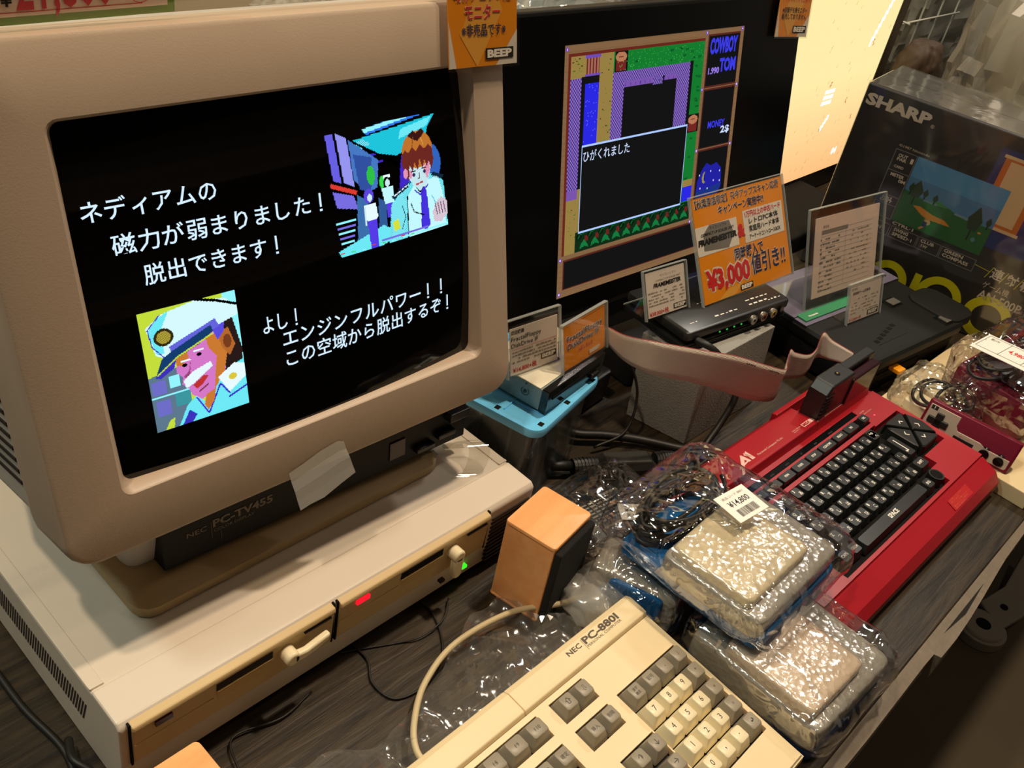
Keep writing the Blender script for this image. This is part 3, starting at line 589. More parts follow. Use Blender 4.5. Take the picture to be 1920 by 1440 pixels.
gz = lambda v: .1365 - v * .273 / 128
pm = MB(); tl = glow((206, 222, 255)); bb = glow((60, 60, 230)); lv = glow((150, 120, 230))
pm.text('ひがくれました', gx(17.9), gz(57.2), .0090, tl, -.0006, w=gx(58.5) - gx(17.9), bold=.006)
pm.text('COWBOY', gx(129.4), gz(12.6), gz(5) - gz(12.6), bb, -.0006, w=gx(158) - gx(129.4), bold=.05); pm.text('TOM', gx(141), gz(22.8), .0140, bb, -.0006, w=gx(158) - gx(141), bold=.05)
pm.text('1.990', gx(129.6), gz(23.6), .0068, lv, -.0006, w=gx(141) - gx(129.6), bold=.04); pm.text('MONEY', gx(134.8), gz(53.8), .0078, bb, -.0006, w=gx(153) - gx(134.8), bold=.03); pm.text('2$', gx(149), gz(57.8), .0080, tl, -.0008, w=gx(158.6) - gx(149), bold=.03)
pm.build('game_text', pan)['kind'] = 'stuff'
HM = TM @ Matrix.Translation((.2520, -.006, .1180)) @ Matrix.Rotation(math.radians(4), 4, 'Y')
hanging('hanging_card', 'smaller orange shop card hanging at the right corner of the flat television', HM, .072, .085,
        [('アップスキャンできます', .0420, .0065, .062, redink, .03, 0), ('※店頭デモ用モニター', .0290, .0050, .056, black_ink, .02, 0), ('販売しておりません', .0215, .0050, .056, black_ink, .02, 0)], '')

# second television, bright orange picture
tv2 = thing('bright_television', 'television with a glowing yellow-orange desert picture behind the black flat television', 'television', (1.30, .302, .02))
mb = MB(); mb.box(-.10, .350, .004, .05, -.018, .52, mat('taupe_bezel', (78, 66, 54), 0.35)); mb.build('frame', tv2, bevel=.003)
mb = MB(); mb.box(-.10, .300, .0, .006, -.018, .0185, black); mb.build('lower_bezel', tv2, bevel=.001)
mb = MB(); mb.box(.301, .304, -.002, .006, -.018, .50, black); mb.build('side_gasket', tv2)
m = bpy.data.materials.new('glowing_desert_picture'); m.use_nodes = True; nt = m.node_tree; nt.nodes.clear(); N = nt.nodes.new; Lk = nt.links.new
tc = N('ShaderNodeTexCoord'); sp_ = N('ShaderNodeSeparateXYZ'); Lk(tc.outputs['Object'], sp_.inputs[0]); cr = N('ShaderNodeValToRGB'); mr = N('ShaderNodeMapRange'); mr.inputs[1].default_value = 0.0; mr.inputs[2].default_value = 0.45
Lk(sp_.outputs['Z'], mr.inputs[0]); Lk(mr.outputs[0], cr.inputs[0]); cr.color_ramp.elements[0].color = (*lin((250, 186, 124)), 1); cr.color_ramp.elements[1].color = (*lin((255, 234, 168)), 1); cr.color_ramp.elements[1].position = .45
e = N('ShaderNodeEmission'); Lk(cr.outputs[0], e.inputs[0]); e.inputs[1].default_value = 1.04; oo = N('ShaderNodeOutputMaterial'); Lk(e.outputs[0], oo.inputs[0])
mb = MB(); mb.box(-.10, .300, -.0005, .002, .0185, .50, m); pic = mb.build('lit_panel', tv2)
mb = MB(); rnd = random.Random(9); streak = glow((188, 150, 84)); rdm = glow((190, 70, 52)); wt = glow((255, 255, 255), 1.6)
for k in range(90):
    x, z = rnd.uniform(-.10, .29), rnd.uniform(.03, .45); mb.flat([(x, z), (x + .0012, z), (x + .0034, z + rnd.uniform(.006, .018)), (x + .0022, z + .006)], -.0008, streak)
for (x, z) in ((.262, .115), (.214, .150), (.240, .250), (.292, .170), (.292, .330), (.150, .105), (.13, .19)):
    for k in range(5): a, b = x + rnd.uniform(-.003, .003), z + rnd.uniform(-.006, .006); mb.rect(a, a + .002, b, b + .003, -.001, rdm)
for k in range(9): mb.rect(.120 + (k % 3) * .012, .130 + (k % 3) * .012, .155 + (k // 3) * .010, .162 + (k // 3) * .010, -.001, wt)
mb.text('04', .236, .046, .013, wt, -.001, bold=.03); 
for k in range(14): x = .225 + k * .0045; mb.rect(x, x + .006, .245 + k * .0105, .262 + k * .0105, -.001, wt)
for k in range(4): mb.rect(.150 + k * .004, .156 + k * .004, .105 + k * .006, .115 + k * .006, -.001, wt)
mb.build('picture_marks', pic)['kind'] = 'stuff'
mb = MB(); mb.box(-.10, .155, -.12, .05, -.0195, .012, matte_black); mb.build('stand', tv2, bevel=.004)

# ------------------------------------------------------------------ keycaps
U = 0.01905
def keycap(name, parent, cx, cy, ztop, w, d, h, m, legends=(), ink_m=None, top=0.66, shift=0.0008, M=None, r=0.0012, dish=0.0):
    """tapered keycap: footprint w x d at the bottom, smaller top pushed to the back"""
    mb = MB(M); tw, td = w - (0.0182 - 0.0182 * top), d - (0.0182 - 0.0182 * top)
    def lp_(q, z, dy):
        a = w + (tw - w) * q; b = d + (td - d) * q
        return rr(cx - a / 2, cx + a / 2, cy - b / 2 + dy, cy + b / 2 + dy, r + 0.0006 * q, z, 2)
    mb.loft([lp_(0, ztop - h, 0), lp_(.10, ztop - h * .85, shift * .1), lp_(.93, ztop - .0008, shift), lp_(.99, ztop - .0002, shift), lp_(1.06, ztop, shift)], m)
    for (t, x, y, hh, b) in legends:
        T = Matrix.Translation((cx + x, cy + y + shift, ztop + .00015)) @ Matrix.Rotation(-PI / 2, 4, 'X')
        mb.text(t, 0, 0, hh, ink_m, 0, bold=b, align='c', M=T, squeeze=.9)
    return mb.build(name, parent, auto=40)

# ------------------------------------------------------------------ cream keyboard
KO = Vector((0.32378739, -0.20959801, 0.04547867)); KM = Matrix.Translation(KO) @ Matrix.Rotation(0.0076, 4, 'Z') @ Matrix.Rotation(0.0943, 4, 'X')
kbd = thing('computer_keyboard', 'long cream keyboard with grey and cream keys lying in front of the computer', 'keyboard', (0, 0, 0)); kbd.matrix_world = KM
x0, x1, y0, y1 = -19.4 * U, 3.80 * U, -5.3 * U, 4.62 * U
zd = -0.0085
holes = [(-7.75 * U, -6.33 * U, 1.95 * U, 3.0 * U), (-6.33 * U, -5.2 * U, 1.95 * U, 3.0 * U), (-5.2 * U, -4.02 * U, 1.95 * U, 3.0 * U), (-3.25 * U, -1.18 * U, 1.95 * U, 3.0 * U), (-3.25 * U, -1.18 * U, .48 * U, 1.53 * U), (-.55 * U, 3.55 * U, -3.55 * U, 1.53 * U),
         (-2.75 * U, -.62 * U, -1.52 * U, -.46 * U), (-3.25 * U, -.62 * U, -2.55 * U, -1.52 * U), (-18.6 * U, -4.02 * U, -3.55 * U, 1.53 * U), (-18.6 * U, -7.75 * U, 1.95 * U, 3.0 * U)]
mb = MB(); body = [(y0, -0.036), (y0, zd - .010), (y0 + .004, zd - .004), (y0 + .008, zd - .0015), (y1 - .003, zd - .0015), (y1, zd - .006), (y1, -0.050), (y0 + .02, -0.030)]
WELL = -0.0145
mb.prism([(y0, -0.0290), (y0, WELL), (y1 - .001, WELL), (y1 - .001, -0.0480)], x0 + .001, x1 - .001, mat('key_well_black', (26, 22, 18), 0.7), 'x'); mb.build('inner_tray', kbd)
mb = MB(); plate(mb, x0, x1, y0, 3.24 * U, zd, WELL - .002, holes, cream)
mb.prism([(y0, -0.0285), (y0 - .001, zd - .004), (y0, zd), (y0 + .003, zd), (y0 + .003, -.0285)], x0, x1, cream, 'x')
mb.prism([(y0, -0.029), (y0, zd - .0005), (3.24 * U, zd - .0005), (3.24 * U, -.046)], x1 - .004, x1 + .0006, cream, 'x')
mb.prism([(y0, -0.029), (y0, zd - .0005), (3.24 * U, zd - .0005), (3.24 * U, -.046)], x0 - .0006, x0 + .004, cream, 'x')
mb.build('lower_case', kbd, bevel=0.0008)
def band(xa, xb, nm):
    mb = MB(); mb.prism([(3.27 * U, -.020), (3.27 * U, zd - .0006), (3.36 * U, zd + .0030), (3.55 * U, zd + .0034), (y1 - .006, zd + .0034), (y1 - .001, zd + .0005), (y1, -.046), (3.6 * U, -.046)], xa, xb, cream, 'x')
    return mb.build(nm, kbd, bevel=0.0009)
band(x0 - .0006, -4.32 * U, 'top_cover'); band(-4.30 * U, x1 + .0006, 'top_cover')
T = Matrix.Translation((0, 0, zd + .00355)) @ Matrix.Rotation(-PI / 2, 4, 'X')
mb = MB(); mb.text('NEC', -.95 * U, 3.94 * U, .0043, ink, w=.0165, bold=.02, M=T); mb.rect(.0012, .0015, 3.66 * U, 4.22 * U, 0, ink, M=T); mb.text('PC-880I', .13 * U, 3.92 * U, .0060, ink, w=.0445, bold=.035, M=T); mb.text('PERSONAL COMPUTER', .13 * U, 3.74 * U, .0022, ink, w=.0440, M=T); mb.build('keyboard_lettering', kbd)
def pk(a, b, t, m=grey_key, w=1.0, h=0.0115, size=.0034, bold=0.0):
    return keycap('key', kbd, a * U, b * U, 0.0, (w * 19.05 - .9) / 1000, .0182, h, m, [(s, dx, dy, sz, bold) for s, dx, dy, sz in t], ink_key)
c1 = lambda s, z=.0048: [(s, 0, -.0020, z)]
for i, r in enumerate((('7', '8', '9'), ('4', '5', '6'), ('1', '2', '3'), ('0', ',', '.'))):
    for j, s in enumerate(r): pk(j, -i, c1(s) if s not in ',.' else [(s, 0, 0, .006)], cream_key)
for (a, b, s) in ((3, 0, '*'), (3, -1, '+'), (3, -2, '='), (2, 1, '-'), (3, 1, '/'), (3, -3, '⏎')): pk(a, b, [(s, 0, -.0016, .0034)])
pk(0, 1, [('漢字', 0, .0006, .0022), ('機能', 0, -.0032, .0022)]); pk(1, 1, [('記号', 0, -.0006, .0028)])
pk(-2.72, 2.47, [('⇧', 0, -.0022, .0050)]); pk(-1.72, 2.47, [('⇩', 0, -.0022, .0050)])
pk(-2.72, 1.0, [('挿入', 0, -.0014, .0028)]); pk(-1.72, 1.0, [('削除', 0, -.0014, .0028)])
pk(-2.2, -.99, [('↑', 0, -.0022, .0050)], w=1.0); pk(-1.15, -.99, [('↓', 0, -.0022, .0050)]); pk(-2.2, -2.04, [('←', 0, -.0012, .0050)]); pk(-1.15, -2.04, [('→', 0, -.0012, .0050)])
for k, a in enumerate((-4.62, -5.78, -6.96, -8.14, -9.32)): pk(a, 2.47, [('f·%d' % (10 - k), 0, -.0016, .0030)], w=1.16)
for k, s in enumerate(('確定', '変換', '取消', '¥', '^', '-')): pk(-4.60 - k * 1.02, 1.0, [(s, 0, -.0014, .0028)], grey_key if k < 3 else cream_key)
for k, s in enumerate((']', '[', '@', 'P', 'O')): pk(-4.8 - k * 1.02, 0.0, c1(s, .003), cream_key)

# ------------------------------------------------------------------ red home computer
RO = Vector((0.633, -0.1468, 0.045)); RM = Matrix.Translation(RO) @ Matrix.Rotation(-0.012, 4, 'Z')
msx = thing('red_home_computer', 'red home computer with black keys and a cartridge slot, right of the bagged packets', 'computer', (0, 0, 0)); msx.matrix_world = RM
xa, xb, ya, yb = -4.9 * U, 14.75 * U, -6.75 * U, 4.62 * U
zt = -0.0035
mb = MB()
prof = [(ya + .006, -0.0440), (ya - .001, -.034), (ya, -.024), (ya + .008, -.0135), (ya + .022, -.0080), (-5.25 * U, -.0052), (-5.22 * U, -.0075), (-5.15 * U, -.0075), (-5.15 * U, -.044)]
mb.prism(prof, xa, xb, red_case, 'x'); mb.build('front_slope', msx, bevel=0.002, seg=3)
RWELL = -0.0125
RH = [(-2.15 * U, 10.40 * U, -4.95 * U, .42 * U), (10.40 * U, 11.28 * U, -3.75 * U, .42 * U), (11.28 * U, 14.15 * U, -2.95 * U, .30 * U), (-4.2 * U, 11.35 * U, .68 * U, 1.42 * U), (-4.2 * U, 11.30 * U, 1.60 * U, 2.00 * U)]
mb = MB(); plate(mb, xa, xb, -5.16 * U, 2.32 * U, zt, RWELL - .002, RH, red_case); mb.build('top_deck', msx, bevel=0.0006)
mb = MB(); mb.box(xa + .001, xb - .001, -5.15 * U, 2.4 * U, -.0440, RWELL - .001, red_case); mb.build('lower_case', msx, bevel=.002)
mb = MB(); mb.box(-4.15 * U, 11.35 * U, -4.9 * U, 1.4 * U, RWELL - .001, RWELL, matte_black); mb.box(11.3 * U, 14.1 * U, -2.9 * U, .25 * U, RWELL - .001, RWELL, matte_black); mb.build('key_bed', msx)
mb = MB(); mb.box(-4.2 * U, 11.30 * U, 1.61 * U, 1.99 * U, RWELL, zt - .0012, gloss_black); mb.build('label_strip', msx)
# raised rear hump with the logo, open notch for the cartridge
mb = MB(); hump = [(2.30 * U, -.044), (2.30 * U, -.0035), (2.46 * U, .0078), (2.62 * U, .0085), (4.30 * U, .0050), (4.60 * U, -.002), (4.62 * U, -.044)]
mb.prism(hump, xa, 7.45 * U, red_case, 'x'); mb.build('rear_hump', msx, bevel=.0008)
mb = MB(); mb.prism([(2.30 * U, -.044), (2.30 * U, -.0035), (2.46 * U, .0078), (2.75 * U, .0085), (2.78 * U, -.02), (2.78 * U, -.044)], 7.45 * U, 14.1 * U, red_case, 'x'); mb.build('slot_front_rail', msx, bevel=.0008)
mb = MB(); mb.box(7.45 * U, 14.1 * U, 2.78 * U, 4.3 * U, -.044, -.008, red_case); mb.build('slot_floor', msx)
mb = MB(); mb.prism([(4.28 * U, -.02), (4.28 * U, .0100), (4.60 * U, .0088), (4.62 * U, -.044), (4.3 * U, -.044)], 5.6 * U, 14.1 * U, red_case, 'x'); mb.build('slot_rear_rail', msx, bevel=.0008)
mb = MB(); mb.prism([(2.30 * U, -.044), (2.30 * U, -.0045), (4.0 * U, -.010), (4.3 * U, -.044)], 14.1 * U, xb, red_case, 'x'); mb.build('rear_corner', msx, bevel=.001)
mb = MB(); T = Matrix.Translation((0, 0, .0088)) @ Matrix.Rotation(-PI / 2, 4, 'X')
T = Matrix.Translation((0, 2.62 * U, .0088)) @ Matrix.Rotation(math.radians(-6.2), 4, 'X') @ Matrix.Rotation(-PI / 2, 4, 'X')
mb.rect(-.4 * U, 14.0 * U, -.0020, -.0014, .0010, pink_ink, T)  # pale line painted in as the highlight along the rear crease
mb.rect(-2.4 * U, -.9 * U, -.0020, -.0014, .0010, pink_ink, T); mb.rect(-2.4 * U, -2.37 * U, -.006, -.0014, .0010, pink_ink, T)
mb.flat([(-.95 * U, -.004), (-.60 * U, .0010), (.55 * U, .0180), (.62 * U, .0160), (.68 * U, .0050), (.45 * U, .0050), (.42 * U, .0105), (-.70 * U, -.004)], -.0002, pink_ink, T); mb.flat([(-.65 * U, .0030), (.60 * U, .0060), (.60 * U, .0075), (-.4 * U, .0060)], -.0004, pink_ink, T)
mb.flat([(.80 * U, .0050), (.92 * U, .0180), (.70 * U, .0148), (1.15 * U, .0185), (1.10 * U, .0050)], -.0002, pink_ink, T)
mb.text('Personal Computer FS-A1', 1.45 * U, .0050, .0026, pink_ink, -.0002, w=.050, M=T); mb.text('Panasonic', -4.3 * U, .0050, .0046, pink_ink, -.0002, w=.035, bold=.02, M=T)
mb.rect(6.15 * U, 7.25 * U, .0010, .0065, -.0002, pink_ink, T); mb.text('MSX', 6.22 * U, .0020, .0034, red_case, -.0004, w=.0145, bold=.04, M=T); mb.text('2', 7.28 * U, .0016, .0038, pink_ink, -.0002, M=T)
mb.text('DISK DRIVE', 5.1 * U, .0042, .0014, pink_ink, -.0002, w=.017, M=T); mb.text('SLOT 1', 5.1 * U, .0018, .0014, pink_ink, -.0002, w=.012, M=T)
mb.build('case_lettering', msx)['kind'] = 'stuff'
T = Matrix.Translation((0, 0, zt + .0002)) @ Matrix.Rotation(-PI / 2, 4, 'X')
mb = MB(); mb.text('POWER', 11.6 * U, 1.55 * U, .0015, pink_ink, w=.010, M=T); mb.text('CURSOR CONTROL', 11.6 * U, 1.35 * U, .0013, pink_ink, w=.022, M=T); mb.build('deck_lettering', msx)
mb = MB(); mb.box(12.28 * U, 12.36 * U, .90 * U, .98 * U, zt - .001, zt + .0006, glow((255, 90, 100), 2.0)); mb.build('power_lamp', msx)['label'] = 'small lit red power lamp'
T = Matrix.Translation((9.95 * U, -5.95 * U, -.0102)) @ Matrix.Rotation(math.radians(21), 4, 'X') @ Matrix.Rotation(-PI / 2, 4, 'X'); pk_ = mat('pinkish_sticker_print', (226, 92, 74), 0.5); mb = MB()
mb.rect(-1.25 * U, 1.3 * U, -.0062, .0066, -.0004, mat('faded_red_sticker', (186, 34, 40), 0.45), T)
for k in range(5): mb.text(('お買い上げ日', '株式会社', 'パソコン体験コーナー', '電話でのご相談', '保証書付')[k], -1.1 * U, .0042 - k * .0025, .0015, pk_, -.0006, w=(.03, .022, .042, .036, .026)[k], M=T)
mb.build('service_sticker', msx)['label'] = 'small reddish sticker printed with fine text'
def rk(a, b, leg, w=1.0, d=1.0, top=.80, h=.0100, zz=0.0):
    return keycap('key', msx, a * U, b * U, zz, (w * 19.05 - 2.2) / 1000, (d * 19.05 - 3.2) / 1000, h, black_key, leg, white_ink, top=top, shift=.0004, M=None, r=.0014)
def two(l, k, s=''):
    L = [(l, -.0026, .0012, .0036, .04), (k, .0030, -.0046, .0038, .02)]
    if s: L.append((s, -.0030, -.0042, .0024, .02))
    return L
rows = [(-.85, 0.0, '1234567890-^¥', 'ぬふあうえおやゆよわほへー'), (-.47, -1.03, 'QWERTYUIOP@[', 'たていすかんなにらせ゛゜'), (-.27, -2.06, 'ASDFGHJKL;:]', 'ちとしはきくまのりれけむ'), (-.08, -3.10, 'ZXCVBNM,./', 'つさそひこみもねるめ')]
for a0, b, ls, ks in rows:
    for i, (l, k) in enumerate(zip(ls, ks)):
        a = a0 + i * 0.985
        if a > 10.1: continue
        rk(a, b - .0115 * a, two(l, k))
rk(10.05, .02, [('BS', 0, -.0010, .0028, .02)]); 
rk(-1.75, 0.0, [('ESC', 0, -.001, .0026, .02)]); rk(-1.5, -1.03, [('TAB', 0, -.001, .0026, .02)]); rk(-1.35, -2.06, [('CTRL', 0, -.001, .0026, .02)]); rk(-1.3, -3.08, [('SHIFT', 0, -.001, .0026, .02)], w=1.4)
rk(-1.02, -4.14, [('CAPS', 0, -.0012, .0034, .03)], w=1.0, d=.95); rk(-.02, -4.16, [('GRPH', 0, -.0012, .0030, .03)], w=1.0, d=.95); rk(8.72, -4.30, [('かな', 0, -.0012, .0030, .03)], w=1.0, d=.95)
rk(4.36, -4.25, [('SPACE', 0, -.0020, .0050, .04)], w=7.7, d=1.0, top=.8)
rk(10.15, -3.16, [('SHIFT', 0, -.0010, .0032, .03)], w=1.35); rk(10.62, -1.66, [], w=1.0, d=2.0)
mb = MB(); T = Matrix.Translation((10.62 * U, -1.66 * U, .0003)) @ Matrix.Rotation(-PI / 2, 4, 'X')
mb.rect(-.0012, .0004, -.008, .011, 0, white_ink, T); mb.rect(-.0035, .0004, -.0095, -.008, 0, white_ink, T); mb.flat([(-.0032, -.0110), (-.0032, -.0065), (-.0055, -.00875)], 0, white_ink, T); mb.build('return_arrow_print', msx)
mb = MB(); mb.cyl((9.90 * U, -4.25 * U, RWELL), .0088, .0125, black_key, 28); mb.cyl((9.90 * U, -4.25 * U, RWELL + .0125), .0070, .0006, matte_black, 28, r2=.006); mb.build('pause_button', msx, auto=40)
for k, (a, s, w) in enumerate(((11.0, 'DEL', .9), (9.30, 'INS', 1.45), (7.90, 'SELECT', 1.35), (6.35, 'CLS/HOME', 1.62), (4.80, 'STOP', 1.40), (3.30, 'F10/F5', 1.52), (1.80, 'F9/F4', 1.40), (.35, 'F8/F3', 1.42), (-1.12, 'F7/F2', 1.42), (-2.6, 'F6/F1', 1.42))):
    keycap('function_key', msx, (a - (.05 if k else .1)) * U, 1.04 * U, .0022, (w * 19.05 - .5) / 1000, .0125, .0145, black_key, [(s, 0, -.0011, .0026, .03)], white_ink, top=.86, r=.0009)
mb = MB(); T = Matrix.Translation((0, 1.76 * U, zt - .0008)) @ Matrix.Rotation(-PI / 2, 4, 'X'); dg_ = mat('dim_grey_print', (70, 70, 66), 0.5)
for a, s in ((-.4, 'COPY'), (1.3, 'AUTO'), (2.9, 'GOTO'), (4.6, 'LIST'), (6.2, 'RUN'), (7.9, 'COLOR')): mb.text(s, a * U, -.0009, .0018, dg_, M=T)
mb.build('strip_lettering', msx)
# cursor pad: four keys around a cross gap
CX, CY_, R_ = 12.72 * U, -1.32 * U, 1.38 * U
def pad(ang, glyph, bulge=0.0):
    c, s_ = math.cos(ang), math.sin(ang); g = .0010
    def P(u, v, z): return (CX + u * c - v * s_, CY_ + u * s_ + v * c, z)
    def L(k, z, o): return [P(.0016 + o + g, 0 + .0002, z), P(R_ - o + bulge, (R_ - o - g) * .98, z)] and [P(.0020 + o, .0004, z), P(R_ - .0015 - o * 1.4, R_ - .0045 - o * 2.0, z), P(R_ - o + .0, R_ * .62 - o, z), P(R_ + bulge - o, .0, z), P(R_ - o, -R_ * .62 + o, z), P(R_ - .0015 - o * 1.4, -R_ + .0045 + o * 2.0, z), P(.0020 + o, -.0004, z)]
    mb = MB(); mb.loft([L(0, RWELL, 0), L(1, .0004, .0008), L(2, .0014, .0020)], black_key)
    T = Matrix.Translation((CX + R_ * .62 * c, CY_ + R_ * .62 * s_, .0017)) @ Matrix.Rotation(ang - PI / 2, 4, 'Z') @ Matrix.Rotation(-PI / 2, 4, 'X')
    mb.flat([(-.0035, -.0018), (0, .0016), (.0035, -.0018), (.0035, -.0034), (0, -.0002), (-.0035, -.0034)], 0, white_ink, T)
    return mb.build('cursor_key', msx)
pad(PI / 2, '^'); pad(0, '>', .0035); pad(PI, '<'); pad(-PI / 2, 'v')

# cartridge adaptor standing in the slot
cart = thing('cartridge_adapter', 'black cartridge adapter plugged into the slot of the red home computer', 'cartridge', (0.775, -0.1, 0.038), (0, 0, -0.012))
mb = MB(); mb.prism([(0.0, 0.0), (0.0, .050), (.008, .060), (.060, .060), (.062, .056), (.062, .0)], .0, .024, black, 'y'); mb.build('front_block', cart, bevel=.0018)
for k in range(6):
    mb = MB(); z = .020 + k * .0052; mb.box(-.0010, .018, -.0010, .001, z, z + .0022, black); mb.build('grip_rib', cart, bevel=.0006)
mb = MB(); mb.box(.060, .128, -.002, .010, .0, .050, mat('dark_maroon_translucent_plastic', (44, 14, 22), 0.22)); mb.build('cartridge_shell', cart, bevel=.002)
mb = MB(); mb.box(.064, .134, .011, .024, .022, .056, black); mb.build('connector_housing', cart, bevel=.0016)
mb = MB(); mb.box(.128, .136, -.001, .004, .0, .046, matte_black); mb.build('circuit_edge', cart)
mb = MB(); T = Matrix.Translation((.036, .012, .0603)) @ Matrix.Rotation(-PI / 2, 4, 'X'); mb.cyl((.036, .012, .0595), .0035, .0009, matte_black, 16); mb.cyl((.0365, .0125, .0604), .0012, .0004, mat('bare_brass', (220, 190, 90), 0.3, 0.8), 8); mb.build('screw_recess', cart)

# ------------------------------------------------------------------ wooden speakers
def speaker(name, label, loc, yaw):
    t = thing(name, label, 'speaker', loc, (0, 0, yaw), None)
    mb = MB(); mb.box(0, .060, 0, .050, 0.0005, .090, speaker_wood); mb.build('cabinet', t, bevel=.0012)
    mb = MB(); mb.rbox(-.0008, .0608, -.0008, .0508, .0875, .092, .004, speaker_wood, n=4, e=.0015); mb.build('top_panel', t, auto=40)
    mb = MB(); mb.rbox(-.0008, .0608, -.0008, .0508, .0, .0030, .003, speaker_wood, n=4, e=.001); mb.build('base_panel', t, auto=40)
    mb = MB(); mb.box(.001, .059, -.0068, -.0005, .003, .0865, mat('black_speaker_cloth', (22, 21, 21), 0.95, bump=.8, bscale=1500)); mb.build('grille', t, bevel=.0014)
    return t
speaker('wooden_speaker', 'small cherry-veneer speaker with black grille beside the right end of the computer', (.3452, -.0715, 0), .16)
speaker('wooden_speaker', 'cherry-veneer speaker cut off by the bottom edge of the picture, before the left drive', (-.0290, -.0930, 0), .010)

# ------------------------------------------------------------------ cables
def cable(name, label, pts, r, m=cable_m, k=8, n=8, cat='cable'):
    P_ = smoothpath(pts, k)
    if isinstance(r, (list, tuple)): r = [float(np.interp(i, np.linspace(0, len(P_) - 1, len(r)), r)) for i in range(len(P_))]
    mb = MB(); mb.tube(P_, r, m, n); return tag(mb.build(name, smooth=True), label, cat)
cream_cable = mat('cream_cable_jacket', (206, 188, 148), 0.45)
cable('keyboard_cable', 'thick cream keyboard cable arching from beside the speaker to the cream keyboard', [(.455, -.080, .012), (.415, -.083, .012), (.372, -.079, .014), (.324, -.058, .016), (.262, -.053, .018), (.216, -.066, .018), (.185, -.088, .019), (.172, -.106, .016), (.172, -.124, .012)], .0026, cream_cable, 8, 10)
cable('thin_cable', 'thin black speaker wire looping on the counter inside the cream cable', [(.278, .012, .0016), (.279, -.006, .0016), (.270, -.028, .0016), (.254, -.047, .0016), (.226, -.060, .0016), (.197, -.055, .0016), (.192, -.032, .0016), (.203, -.012, .0016), (.203, .012, .0016)], .0010)
cable('thin_cable', 'short thin black wire crossing the loop under the drives', [(.300, -.006, .0035), (.279, -.021, .0042), (.252, -.0225, .0038), (.234, -.014, .0012), (.212, -.003, .0012), (.190, .008, .0012)], .0008)
cable('thin_cable', 'thin black wire running over the plastic sheet beside the near speaker', [(.150, -.008, .0012), (.118, -.014, .003), (.080, -.006, .004), (.068, -.034, .005), (.055, -.060, .004), (.060, -.10, .002)], .0009)
cable('thin_cable', 'black wire lying left of the computer on the counter', [(-.03, .26, .003), (-.022, .17, .003), (-.020, .11, .003), (-.014, .062, .003), (-.020, .030, .003), (-.034, .005, .003), (-.05, -.02, .003)], .0028)
cable('thin_cable', 'thick black wire end at the lower left corner of the computer', [(-.010, .060, .012), (-.016, .040, .018), (-.010, .022, .014), (-.016, .002, .006), (-.03, -.02, .004)], .0030)

# ------------------------------------------------------------------ acrylic card stands
def card_stand(name, label, base, yaw, tilt, w, h, foot=.035, m=paper, mar=.0015, top=.0):
    t = thing(name, label, 'sign', base, (0, 0, yaw)); M = Matrix.Rotation(tilt, 4, 'X')
    mb = MB(M); mb.box(-w / 2 - .001, w / 2 + .001, -.0022, -.0012, -.001, h + .0005, acrylic); mb.build('clear_front', t)
    mb = MB(M); mb.box(-w / 2 - .002, w / 2 + .002, .0006, .0018, -.001, h, acrylic); mb.build('clear_back', t)
    mb = MB(); mb.box(-w / 2 - .002, w / 2 + .002, .0, foot, .0002, .0014, acrylic); mb.build('foot', t)
    mb = MB(M); e_ = .0005; mb.box(-w / 2 - .002 - e_, -w / 2 - .002, -.0022, .0018, -.001, h + .001, acrylic_edge); mb.build('edge_strip', t); mb = MB(M); mb.box(w / 2 + .002, w / 2 + .002 + e_, -.0022, .0018, -.001, h + .001, acrylic_edge); mb.build('edge_strip', t)
    mb = MB(M); mb.box(-w / 2 - .002, w / 2 + .002, -.0022, .0018, h + .001, h + .0019, acrylic_edge); mb.build('edge_strip', t); mb = MB(); mb.box(-w / 2 - .002, w / 2 + .002, foot, foot + .0006, .0002, .0016, acrylic_edge); mb.build('edge_strip', t)
    mb = MB(M); mb.box(-w / 2 + mar, w / 2 - mar, -.0006, .0002, mar, h - mar - top, m); c = mb.build('card', t)
    return t, MB(M), c
def fineprint(mb, x0, x1, z, n, dz, hh, m, seed, gap=.3):
    r = random.Random(seed)
    for k in range(n):
        x = x0
        while x < x1:
            w = r.uniform(.6, 3.2) * hh
            if r.random() > gap: mb.rect(x, min(x + w, x1), z - k * dz, z - k * dz + hh * r.uniform(.6, 1), -.0009, m)
            x += w + hh * .5
FP = mat('small_print_grey', (150, 138, 126), 0.6)

# clear storage bin with blue lid
bin_ = thing('storage_bin', 'small clear plastic bin with a sky-blue lid behind the right end of the computer', 'bin', (.4235, .0250, 0), (0, 0, .205))
BW, BD = .128, .118
mb = MB(); loops = [rr(.010, BW - .010, .010, BD - .010, .012, .0005), rr(.005, BW - .005, .005, BD - .005, .012, .104), rr(.0065, BW - .0065, .0065, BD - .0065, .011, .104), rr(.0115, BW - .0115, .0115, BD - .0115, .011, .003)]
mb.loft(loops, clear_box, True, True); mb.build('clear_body', bin_, auto=40)
for x in (.022, .040, .090, .108):
    mb = MB(); mb.box(x, x + .003, .0058, .0075, .004, .100, clear_box); mb.build('body_rib', bin_)
for y in (.030, .065, .098):
    mb = MB(); mb.box(.0058, .0075, y, y + .003, .004, .100, clear_box); mb.build('body_rib', bin_)
mb = MB(); mb.box(.02, .105, .02, .095, .004, .05, matte_black); mb.build('dark_contents', bin_, bevel=.006)
lid = MB(); lid.loft([rr(0, BW, 0, BD, .014, .1035, 5), rr(-.001, BW + .001, -.001, BD + .001, .015, .1100, 5), rr(0, BW, 0, BD, .014, .1125, 5), rr(.009, BW - .009, .009, BD - .009, .008, .1125, 5), rr(.0105, BW - .0105, .0105, BD - .0105, .007, .1100, 5), rr(.020, BW - .020, .020, BD - .020, .003, .1100, 5)], blue_lid, True, True)
